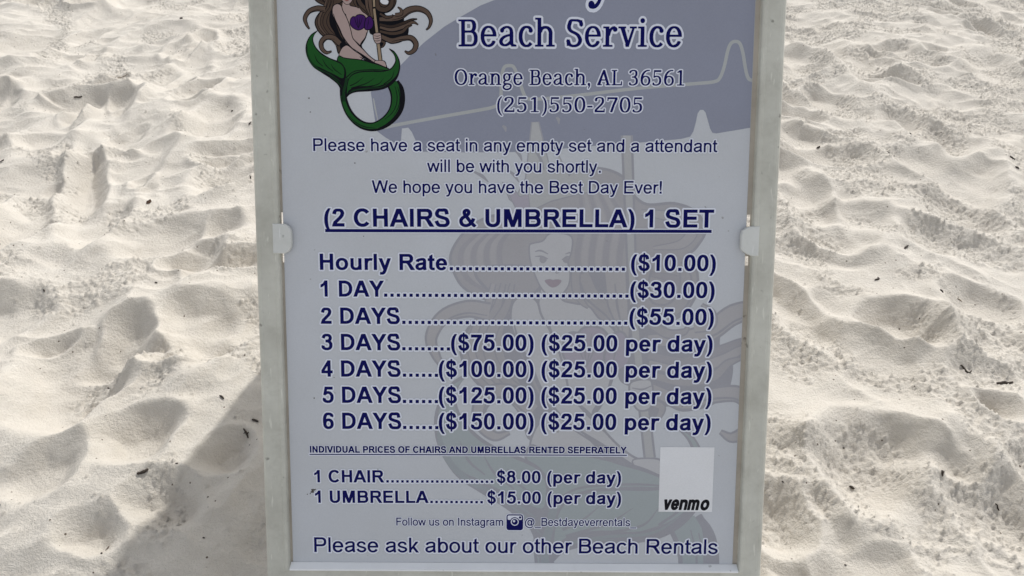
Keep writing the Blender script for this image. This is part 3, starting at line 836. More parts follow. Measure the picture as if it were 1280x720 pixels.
def spot(x, y, w, h, k=9, c=GRIME):
    t = np.linspace(0, 2 * math.pi, k, endpoint=False)
    rr = 1 + 0.35 * np.sin(3 * t + x) + 0.2 * np.sin(5 * t + y)
    wm_layers.append(([to_mm(np.c_[x + w * rr * np.cos(t), y + h * rr * np.sin(t)], SHEET_MAP)], c, 1.0))
for x, y, w, h in ((383.5, 609.5, 2.0, 2.6), (386, 607.5, 2.2, 1.2), (381, 612.5, .8, .8), (377, 613.5, .6, .9), (400, 128, 1.0, .9), (401, 144, .8, .7),
                   (452.5, 203.5, .9, .7), (706, 411, .7, .7), (391, 490, .8, 1.0), (697, 533, .8, .6), (460, 290.5, .6, .6), (393, 669, .6, 1.0), (417, 464, .6, .6), (350, 124, .9, 1.2)):
    spot(x, y, w, h)
backdrop = printed("pale_backdrop", layers + wm_layers, LAYER + 0.10, poster, clip)
backdrop['label'] = "pale blue canopy and large faded mermaid printed behind the words"
emblem = printed("mermaid_emblem", [([to_mm(emb_units(p), EMBLEM_MAP)], c, 1.0) for p, c in ART], LAYER + 0.22, poster)
emblem['label'] = "long haired mermaid with green tail printed in full colour"

# ---- writing
G = {}
G['R'] = {
 '!': (278, '201,-8 204,-2 204,98 200,108 194,111 92,111 81,106 78,100 78,2 82,-9 88,-12 190,-12|166,168 176,174 180,184 204,482 204,716 194,726 88,726 78,716 78,482 102,184 112,169', '202,792 64,788 27,760 12,724 12,476 39,164 12,110 12,-8 30,-50 80,-78 218,-74 255,-46 270,-10 270,110 243,164 270,476 270,722 252,764'),
 '.': (278, '86,-9 92,-12 188,-12 198,-8 201,-2 201,98 196,108 190,111 94,111 84,106 81,100 81,2', '46,162 28,142 15,106 15,-10 30,-46 50,-65 86,-78 200,-78 236,-63 254,-44 267,-8 267,110 252,146 232,164 196,177 82,177'),
 '@': (1015, '136,-42 192,-98 262,-143 320,-170 376,-191 470,-210 544,-213 596,-210 682,-191 740,-167 804,-122 830,-98 830,-76 804,-44 782,-24 766,-25 708,-74 670,-95 614,-113 548,-123 484,-120 434,-110 370,-89 298,-53 258,-26 224,9 199,46 175,94 150,178 147,218 150,256 169,346 202,428 256,507 280,534 316,563 392,605 458,629 502,639 538,641 610,636 686,617 732,592 772,561 802,531 842,470 866,394 870,320 857,262 830,206 782,141 740,109 722,100 717,104 724,142 737,188 747,254 795,490 782,506 718,519 704,518 694,508 686,470 628,518 598,533 550,546 484,546 466,542 436,533 388,506 344,462 325,434 307,394 298,368 288,308 291,220 298,188 313,146 344,93 387,50 436,22 484,9 550,9 598,22 628,36 658,13 682,4 728,3 754,10 796,31 828,52 886,111 932,178 953,224 965,266 972,304 972,388 962,440 953,470 926,530 890,582 840,632 772,680 730,701 694,713 598,729 484,729 412,713 362,695 298,665 237,626 170,558 112,476 88,428 67,368 51,292 48,164 55,128 85,44 109,-2|518,107 496,109 472,118 456,128 436,147 409,200 396,266 396,296 403,334 424,388 438,410 466,434 496,446 518,448 538,446 568,434 597,410 611,388 632,334 639,296 639,266 626,200 598,147 579,128 562,118 538,109', '862,699 758,761 692,782 604,795 476,795 364,767 256,718 196,678 117,598 56,512 4,388 -18,278 -18,158 4,68 41,-16 84,-82 152,-150 230,-200 356,-254 460,-276 554,-279 640,-270 742,-239 812,-200 882,-140 897,-104 897,-70 862,-8 940,73 1009,184 1038,296 1038,392 1019,482 980,568 940,624|218,243 251,122 320,15 279,46 239,112 216,188|518,174 496,182 478,206 462,278 478,350 496,374 518,381 539,374 557,350 573,278 557,206 539,182'),
 'B': (667, '69,724 63,712 64,-4 74,-12 418,-12 490,1 554,31 597,70 611,92 623,116 636,160 636,254 626,292 602,339 560,382 593,430 609,484 609,562 599,602 581,638 548,675 524,692 488,710 442,723 422,726|181,98 180,310 184,320 412,318 464,305 486,292 500,278 515,244 519,190 512,160 503,142 478,118 442,103 406,96|181,430 180,614 184,620 374,621 404,618 440,608 466,593 485,562 492,524 485,484 470,456 440,439 376,426 188,426', '31,778 8,754 -3,718 -3,-4 10,-44 32,-65 68,-78 424,-78 520,-59 592,-23 665,52 702,154 698,280 682,332 648,388 675,476 675,572 662,622 635,676 562,746 452,789 70,792|247,250 356,255 434,245 450,230 449,182 394,162 250,163|247,550 398,551 421,542 423,508 364,492 250,493'),
 'D': (722, '72,-10 328,-12 388,-6 430,4 488,25 526,46 562,72 614,128 653,194 674,262 681,308 678,434 665,490 632,562 594,614 530,668 464,701 416,716 358,726 76,726 67,718 66,2|188,97 183,106 184,614 194,621 340,618 388,608 448,584 478,564 518,520 542,476 557,424 564,370 561,314 551,266 530,214 501,172 474,148 448,133 394,109 320,96', '34,-64 74,-78 334,-78 416,-68 488,-47 566,-8 668,88 716,172 741,256 744,442 728,512 686,602 645,656 568,722 484,764 364,792 68,792 34,779 13,758 0,718 0,-4 11,-40|254,554 352,549 410,530 454,494 488,428 498,356 476,254 436,204 374,172 308,162 250,166'),
 'E': (667, '618,-10 624,-2 624,82 616,95 194,96 187,98 186,104 186,310 190,317 574,318 584,324 585,332 585,412 578,422 190,424 186,430 187,616 196,621 608,622 615,632 614,720 602,726 75,724 69,712 70,-6 82,-12', '34,-63 76,-78 620,-78 656,-65 676,-44 690,-8 690,94 677,128 650,152 616,162 262,162 252,172 256,251 580,252 616,265 638,286 651,322 651,422 638,454 616,476 580,489 260,489 252,496 252,544 262,555 610,555 646,568 670,592 681,632 680,728 668,758 647,778 608,792 74,792 38,779 16,758 3,718 3,-4 14,-40'),
 'F': (611, '80,-11 178,-12 188,-4 189,296 192,304 514,306 525,316 525,400 518,410 192,412 189,422 190,616 200,621 560,622 566,628 567,638 567,716 560,725 86,726 73,718 72,2', '52,-71 188,-78 220,-65 242,-44 255,-8 258,238 524,240 556,253 578,274 591,310 591,410 578,442 560,462 520,477 260,478 255,544 266,555 562,555 598,568 628,604 633,650 630,736 598,779 560,792 76,792 40,779 19,758 6,718 6,-8 20,-44'),
 'I': (278, '92,726 82,720 81,712 81,-2 92,-12 188,-12 196,-6 198,2 198,716 188,726', '196,792 68,788 30,760 15,724 15,-8 33,-50 82,-78 212,-74 249,-46 264,-10 264,722 246,764'),
 'P': (667, '74,-11 172,-12 182,-4 183,266 189,274 442,276 478,283 514,295 548,313 599,364 623,412 633,458 630,562 620,598 605,628 591,650 544,692 502,713 448,726 76,726 67,718 66,2|184,388 183,610 190,620 400,621 430,618 472,602 497,578 513,536 516,500 513,470 497,424 486,410 466,397 424,384 382,381 194,381', '38,-67 70,-78 182,-78 214,-65 234,-46 249,-8 252,208 448,210 512,223 587,260 653,326 696,430 699,554 683,620 659,668 584,746 524,776 452,792 70,792 34,779 13,758 0,718 0,-8 13,-44|250,452 254,554 392,555 424,551 443,538 447,478 434,455 368,447'),
 'R': (722, '75,724 69,712 69,2 72,-8 80,-12 176,-12 185,-4 186,296 190,303 292,303 304,292 356,288 376,281 400,264 428,230 565,10 580,-9 586,-12 656,-12 692,9 702,22 695,44 569,248 524,314 562,331 590,348 626,386 641,410 653,440 660,470 660,562 650,602 621,652 572,695 542,710 482,726|187,412 186,614 190,620 430,621 460,618 507,602 520,591 536,562 543,526 543,496 536,470 519,440 488,421 446,411', '37,778 14,754 3,718 3,-4 18,-46 52,-73 88,-78 184,-78 218,-65 237,-46 252,-8 252,226 262,237 344,222 362,207 517,-38 544,-65 578,-78 664,-78 730,-45 764,-2 764,52 624,286 695,370 726,460 723,586 712,626 675,692 608,751 562,773 490,792 74,792|253,550 452,552 472,542 477,506 467,484 436,477 260,477 252,484'),
 'W': (944, '-2,718 7,664 172,2 178,-9 184,-12 284,-12 296,-2 454,494 472,542 649,-4 656,-11 670,-12 758,-12 768,-4 944,694 945,716 940,723 934,726 836,726 826,718 707,242 700,227 548,706 536,725 412,726 400,716 254,256 242,227 119,716 106,726 8,726', '-56,758 -69,722 -59,656 109,-20 138,-62 176,-78 290,-78 326,-65 348,-44 472,319 583,-20 600,-50 650,-78 760,-78 796,-67 820,-45 836,-14 1011,688 1007,740 981,776 944,792 830,792 777,764 760,730 694,475 607,740 580,774 556,788 404,792 351,760 250,475 185,728 153,776 116,792 2,792 -34,779'),
 '_': (556, '582,-140 572,-129 -16,-129 -27,-140 -27,-200 -16,-210 572,-210 582,-200', '-93,-130 -88,-226 -62,-261 -26,-276 580,-276 626,-252 648,-208 643,-112 616,-78 580,-63 -26,-63 -69,-86'),
 'a': (556, '512,3 518,10 519,20 501,86 492,178 498,412 488,452 470,486 434,518 386,536 362,540 248,540 184,524 102,484 70,453 52,418 45,388 58,376 128,355 142,355 152,364 168,400 200,419 260,440 326,444 352,440 374,430 387,388 387,352 376,346 310,328 182,305 134,287 80,255 40,212 27,172 31,116 49,74 62,54 84,32 116,10 178,-15 244,-15 260,-11 388,47 395,44 406,2 416,-11 472,-12|383,244 381,208 374,182 358,150 340,136 214,78 196,82 172,94 151,112 139,140 139,164 146,176 172,194 212,212 236,218', '568,-33 585,22 564,112 558,188 564,418 551,472 522,526 466,575 364,606 218,602 134,575 62,537 10,482 -21,406 -8,346 38,310 -14,250 -39,178 -32,94 9,14 76,-44 172,-81 254,-81 352,-45 398,-75 482,-78 542,-56'),
 'b': (556, '62,725 54,712 55,-4 64,-12 154,-12 164,-4 166,13 214,-11 254,-21 338,-21 376,-11 432,20 468,56 485,80 515,146 528,212 528,308 521,350 509,392 485,440 468,464 432,500 376,530 338,540 254,540 214,530 166,506 164,718 154,726|304,444 332,437 358,422 386,388 398,364 413,310 417,236 410,194 398,154 374,111 358,97 332,82 304,75 286,75 260,82 236,94 214,114 202,134 193,152 177,206 174,292 181,332 193,368 216,406 236,425 260,437 286,444', '34,785 2,758 -12,722 -7,-28 20,-63 56,-78 188,-72 248,-87 340,-87 398,-74 470,-35 519,14 572,106 594,202 594,302 572,412 522,502 452,566 398,593 346,606 232,607 231,724 218,758 196,779 160,792|296,142 274,148 256,172 240,254 256,346 274,370 296,377 316,370 334,345 351,254 334,172 316,149'),
 'c': (500, '406,506 364,527 320,540 230,540 202,533 158,515 112,483 82,448 55,404 34,340 27,292 27,226 37,166 55,116 82,69 114,34 170,-2 230,-21 320,-21 346,-14 392,4 420,22 450,50 470,76 470,94 464,102 400,144 384,142 350,102 314,82 274,75 236,82 202,100 181,122 157,164 141,220 138,262 141,298 157,356 182,399 212,425 236,437 266,444 314,437 348,418 382,378 392,375 410,379 468,422 471,440 467,448 436,483', '328,-87 412,-59 478,-15 532,52 534,112 502,156 448,194 410,210 350,199 292,145 272,142 242,154 220,183 207,230 207,290 220,334 241,364 274,377 308,365 362,314 424,313 522,382 536,416 537,448 501,512 446,560 406,581 328,606 220,606 164,590 104,560 44,507 10,460 -33,346 -36,190 -20,124 10,58 44,12 91,-32 148,-65 218,-86'),
 'd': (556, '488,725 394,726 385,718 382,506 344,527 298,540 214,540 184,533 148,518 118,498 80,459 49,406 31,350 24,308 24,212 37,146 58,94 80,60 120,20 160,-5 214,-21 298,-21 344,-8 382,13 385,-4 394,-12 484,-12 494,-4 495,712|266,444 292,437 314,425 338,402 347,386 362,352 372,314 375,226 362,166 338,117 315,94 292,82 266,75 248,75 220,82 202,91 169,124 151,160 142,194 135,236 135,284 151,358 178,408 194,422 220,437 248,444', '514,785 388,792 352,779 331,758 318,724 316,607 206,606 112,574 27,500 -13,430 -42,314 -42,206 -26,124 27,20 80,-33 136,-67 208,-87 304,-87 362,-72 490,-78 527,-64 556,-28 561,722 548,758|256,142 233,152 217,176 201,254 215,340 233,368 256,377 278,369 292,350 309,274 293,172 278,150'),
 'e': (556, '232,540 184,527 130,497 96,466 64,422 49,392 30,326 27,298 30,194 49,128 64,98 99,50 129,22 184,-8 214,-17 232,-21 320,-21 376,-5 432,28 462,58 482,86 489,100 488,117 428,155 416,161 404,162 394,156 362,108 316,82 274,75 236,82 201,100 178,124 154,170 142,218 152,222 512,223 518,230 525,248 525,314 515,358 491,418 464,459 432,490 376,524 338,536 320,540|146,320 160,364 182,399 212,425 248,440 268,444 316,437 346,422 363,410 383,382 408,322 407,316 400,315 152,315', '224,606 164,590 110,563 70,534 19,476 -14,412 -36,334 -36,184 -14,106 10,58 91,-32 160,-70 206,-83 328,-87 398,-68 448,-41 536,46 555,94 540,160 572,190 587,224 591,322 575,388 547,454 470,544 400,586 346,602|248,152 305,152 274,141'),
 'g': (556, '490,530 394,530 388,524 386,506 338,530 298,540 214,540 196,536 166,527 128,506 81,464 64,440 37,382 24,332 21,212 37,136 70,69 112,24 136,7 166,-8 212,-20 298,-21 338,-11 382,12 386,13 387,8 387,-46 374,-84 360,-98 338,-110 290,-123 232,-123 182,-113 157,-88 145,-62 140,-38 130,-28 50,-36 36,-40 31,-46 30,-64 46,-118 66,-152 112,-194 146,-209 194,-219 274,-222 322,-219 382,-203 412,-188 448,-162 476,-128 488,-104 498,-68 498,518|244,444 266,444 292,437 320,422 336,406 359,368 371,332 378,292 375,206 359,152 350,134 320,97 292,82 266,75 244,75 218,82 200,91 178,108 151,154 139,194 132,236 136,310 151,364 163,388 180,412 200,428 218,437', '530,584 494,597 364,591 304,606 190,603 88,560 8,476 -39,356 -45,208 -26,116 17,26 -25,-10 -36,-70 -2,-170 76,-250 124,-272 184,-285 332,-285 404,-266 452,-242 490,-213 532,-164 564,-74 564,520 553,560|254,141 234,148 214,176 198,268 215,346 236,372 256,378 281,368 297,344 312,242 296,172 280,151'),
 'h': (556, '62,725 54,712 55,-4 62,-11 86,-12 154,-12 164,-4 166,344 196,410 207,422 236,437 266,444 292,444 326,437 354,422 365,410 383,368 387,344 388,-4 398,-12 490,-11 498,-2 498,370 488,412 473,446 459,466 422,503 392,521 346,536 328,540 232,540 166,521 164,718 154,726', '38,787 2,758 -12,722 -12,-4 1,-44 34,-71 70,-78 166,-77 196,-65 218,-44 231,-8 231,322 250,369 284,378 310,369 321,338 321,-8 332,-40 356,-65 388,-78 494,-78 530,-65 551,-44 564,-8 564,370 551,434 527,484 464,555 412,584 338,606 234,608 230,728 218,758 196,779 160,792'),
 'i': (222, '152,531 64,531 54,520 54,-2 64,-12 152,-12 162,-2 162,520|60,604 152,603 160,609 162,716 156,724 64,726 56,720 54,614', '160,-78 210,-50 228,-8 228,524 215,566 228,608 228,724 213,760 176,788 56,792 6,764 -12,722 -12,608 1,568 -12,524 -12,-10 3,-46 40,-74'),
 'k': (500, '62,725 54,712 55,-4 64,-12 154,-12 162,-8 165,-2 165,86 169,100 230,180 238,185 381,-10 500,-11 506,-4 506,10 313,284 482,502 485,524 476,531 362,531 356,528 166,247 164,718 154,726', '34,785 2,758 -12,722 -12,-4 1,-44 22,-65 56,-78 184,-71 214,-48 227,-26 236,73 321,-44 358,-73 502,-78 538,-65 569,-26 569,32 398,284 539,470 552,520 539,562 518,584 484,597 338,593 297,562 232,472 231,722 218,758 196,779 164,792'),
 'l': (222, '64,-12 152,-12 162,-2 162,712 160,720 152,726 64,726 54,716 54,2 56,-6', '160,792 40,788 3,760 -12,724 -12,-8 6,-50 56,-78 176,-74 213,-46 228,-10 228,722 210,764'),
 'm': (833, '776,-6 777,386 770,418 752,458 711,502 668,527 622,540 526,540 508,536 454,515 422,490 386,515 362,527 316,540 220,540 166,525 154,531 68,531 56,525 54,2 60,-10 154,-12 164,-4 166,358 176,376 187,406 200,423 224,437 256,444 280,444 322,431 341,416 356,382 360,362 360,-2 364,-9 370,-12 460,-12 470,-4 472,364 482,376 493,406 506,423 530,437 562,444 586,444 628,431 647,416 662,382 666,362 667,-4 680,-12 766,-12', '3,566 -12,524 -12,-8 1,-44 22,-64 58,-78 164,-78 196,-65 220,-40 231,-8 231,338 245,370 266,378 286,373 294,352 294,-10 307,-44 328,-64 364,-78 470,-78 502,-65 526,-40 537,-8 537,338 551,370 572,378 592,373 600,356 600,-8 613,-44 638,-67 676,-78 778,-77 808,-65 830,-44 843,-8 843,394 833,440 806,496 749,556 688,590 626,606 518,606 422,573 322,606 58,597 22,584'),
 'n': (556, '492,-10 498,-2 498,370 488,412 460,465 423,502 398,518 358,533 328,540 232,540 166,521 154,531 60,530 54,518 56,-6 64,-12 152,-12 164,-4 166,344 196,410 207,422 236,437 266,444 292,444 326,437 354,422 365,410 383,368 387,344 388,-4 398,-12', '22,584 1,562 -12,526 -12,-4 3,-46 22,-65 56,-78 158,-78 196,-65 218,-44 231,-8 231,322 250,369 284,378 310,369 321,338 321,-8 332,-40 356,-65 388,-78 496,-78 532,-63 551,-44 564,-8 564,376 545,448 513,506 436,572 338,606 226,606 176,594 58,597'),
 'o': (556, '352,-14 412,13 436,30 472,66 506,122 521,164 531,218 531,302 521,356 503,404 472,453 435,490 398,515 352,533 320,540 232,540 190,530 146,509 110,483 67,434 46,394 28,338 21,292 21,226 34,158 55,106 76,72 110,36 146,10 190,-11 232,-21 320,-21|266,444 286,444 326,434 372,404 404,350 420,280 420,238 413,200 404,170 389,140 370,114 344,94 308,79 286,75 266,75 226,85 198,100 174,124 142,190 132,250 142,328 172,392 208,425 236,437', '346,-84 392,-71 460,-35 542,50 575,116 594,184 594,334 575,404 542,470 461,554 392,590 346,603 224,606 170,593 106,563 68,534 13,472 -23,400 -42,328 -42,190 -23,118 4,62 38,15 88,-32 154,-68 208,-84|274,141 244,150 220,176 199,260 205,308 226,352 248,371 278,378 308,369 335,340 354,254 347,208 329,170 304,148'),
 'p': (556, '62,-209 154,-210 164,-202 166,13 214,-11 254,-21 338,-21 376,-11 432,20 468,56 485,80 509,128 521,170 528,212 528,308 515,374 485,440 468,464 432,500 376,530 338,540 254,540 214,530 166,506 164,524 154,531 64,531 55,524 54,-196|304,444 332,437 358,422 386,388 398,364 413,310 417,236 410,194 398,154 374,111 358,97 332,82 304,75 286,75 260,82 236,94 214,114 202,134 193,152 177,206 174,292 181,332 193,368 216,406 236,425 260,437 286,444', '34,-269 160,-276 196,-263 218,-242 231,-208 232,-88 346,-87 398,-74 452,-47 522,16 572,106 594,202 594,302 572,412 519,506 470,554 398,593 340,606 248,606 188,591 56,597 20,582 -7,548 -12,-206 2,-242|296,142 274,148 256,172 240,254 256,346 274,370 296,377 316,370 334,345 351,254 334,172 316,149'),
 'r': (333, '62,-11 154,-12 164,-4 165,268 178,332 202,388 232,425 262,438 304,429 322,430 328,435 351,496 350,514 340,524 308,534 254,537 214,530 166,509 164,524 154,531 64,531 55,524 54,2', '40,-74 164,-78 196,-65 221,-38 231,-8 231,256 247,328 272,368 328,363 366,380 392,416 416,484 412,538 374,581 286,603 188,591 58,597 22,584 -2,556 -12,524 -12,-8 3,-46'),
 's': (500, '164,530 124,512 98,492 74,468 43,424 30,386 30,356 34,338 46,314 74,279 112,250 158,229 338,173 364,153 368,134 353,112 338,100 298,82 262,75 218,82 172,100 146,120 122,166 112,174 98,173 32,149 25,142 25,122 52,70 86,36 110,19 154,-2 218,-18 304,-18 352,-5 380,7 420,34 461,82 473,110 477,142 473,170 461,196 440,225 406,251 368,269 256,301 188,325 153,346 142,358 138,374 152,399 182,428 208,440 256,444 292,437 322,420 335,398 343,368 350,361 374,360 436,373 446,382 447,394 434,440 416,471 388,498 344,524 274,540 214,540', '142,593 56,543 7,490 -29,424 -36,356 -29,316 32,224 -29,182 -42,148 -38,100 3,26 61,-28 118,-59 208,-84 314,-84 374,-68 442,-32 495,16 539,100 543,154 532,201 498,260 450,304 482,324 509,362 513,404 497,460 470,509 430,549 364,587 280,606 208,606'),
 't': (278, '272,-8 282,4 280,81 272,87 230,87 194,94 184,116 177,166 177,424 178,432 188,438 262,438 270,442 273,448 273,520 262,531 184,531 178,536 177,692 170,701 158,702 80,659 70,650 68,536 62,531 16,531 8,525 6,448 14,439 58,438 68,430 69,110 76,80 88,52 120,16 158,-2 190,-9', '292,-71 324,-50 344,-20 348,86 335,118 314,140 247,158 243,364 298,382 326,406 339,440 339,530 326,562 305,584 244,602 243,700 228,736 190,764 148,768 40,713 16,688 3,656 2,598 -30,580 -56,544 -60,440 -44,402 2,370 3,100 16,50 40,4 82,-38 136,-65 184,-75'),
 'u': (556, '57,530 51,520 51,160 61,110 79,70 94,48 142,7 182,-11 220,-21 320,-21 350,-14 382,-1 398,-12 492,-10 498,2 496,525 488,531 400,531 388,524 386,170 376,154 359,116 345,98 316,82 284,75 260,75 218,85 194,100 175,128 166,158 162,188 161,524 152,531', '530,-64 551,-44 564,-8 564,524 549,566 530,584 496,597 394,597 356,584 334,562 321,526 321,194 302,150 268,141 242,148 231,170 228,526 215,562 194,584 160,597 52,597 16,582 -2,562 -15,526 -15,154 -2,88 42,8 106,-49 212,-87 326,-87 376,-75 494,-78'),
 'v': (500, '0,524 -3,512 1,500 196,-4 206,-12 296,-11 308,8 497,500 500,520 490,530 476,531 394,531 382,520 260,176 251,152 248,151 116,520 104,531 10,531', '196,-78 316,-74 351,-50 368,-20 566,500 556,556 518,590 388,597 350,582 320,543 250,353 178,544 146,584 110,597 2,597 -34,582 -62,548 -69,520 -63,482 127,-14 159,-62'),
 'w': (722, '728,524 722,530 700,531 628,531 619,524 536,220 526,196 419,520 406,531 310,530 301,518 203,214 197,196 194,196 104,520 92,531 4,531 -2,528 -6,520 -2,490 138,-8 146,-12 232,-12 245,-2 362,359 478,-4 488,-12 574,-12 580,-9 590,8 617,104 725,494', '782,562 760,584 728,597 598,590 556,544 520,432 482,542 449,584 412,597 302,596 272,584 250,562 200,433 169,538 134,584 100,597 2,597 -40,582 -68,544 -72,496 84,-46 104,-65 136,-78 238,-78 274,-65 310,-20 362,133 412,-20 442,-63 502,-78 584,-78 620,-63 653,-14 788,472 795,526'),
 'y': (500, '58,-215 136,-216 172,-206 212,-183 238,-156 257,-128 296,-40 473,466 486,506 485,524 478,530 386,531 370,518 248,166 241,172 116,520 106,530 98,531 10,531 -2,520 1,500 189,4 182,-22 164,-64 138,-106 118,-116 98,-120 62,-118 52,-128 45,-202', '38,-278 142,-282 194,-269 250,-237 313,-164 359,-62 548,482 548,544 514,586 482,597 382,597 340,582 308,542 244,367 178,544 146,584 110,597 2,597 -32,584 -58,556 -69,526 -65,488 119,2 94,-49 26,-62 -11,-106 -21,-170 -17,-226 9,-262'),
}
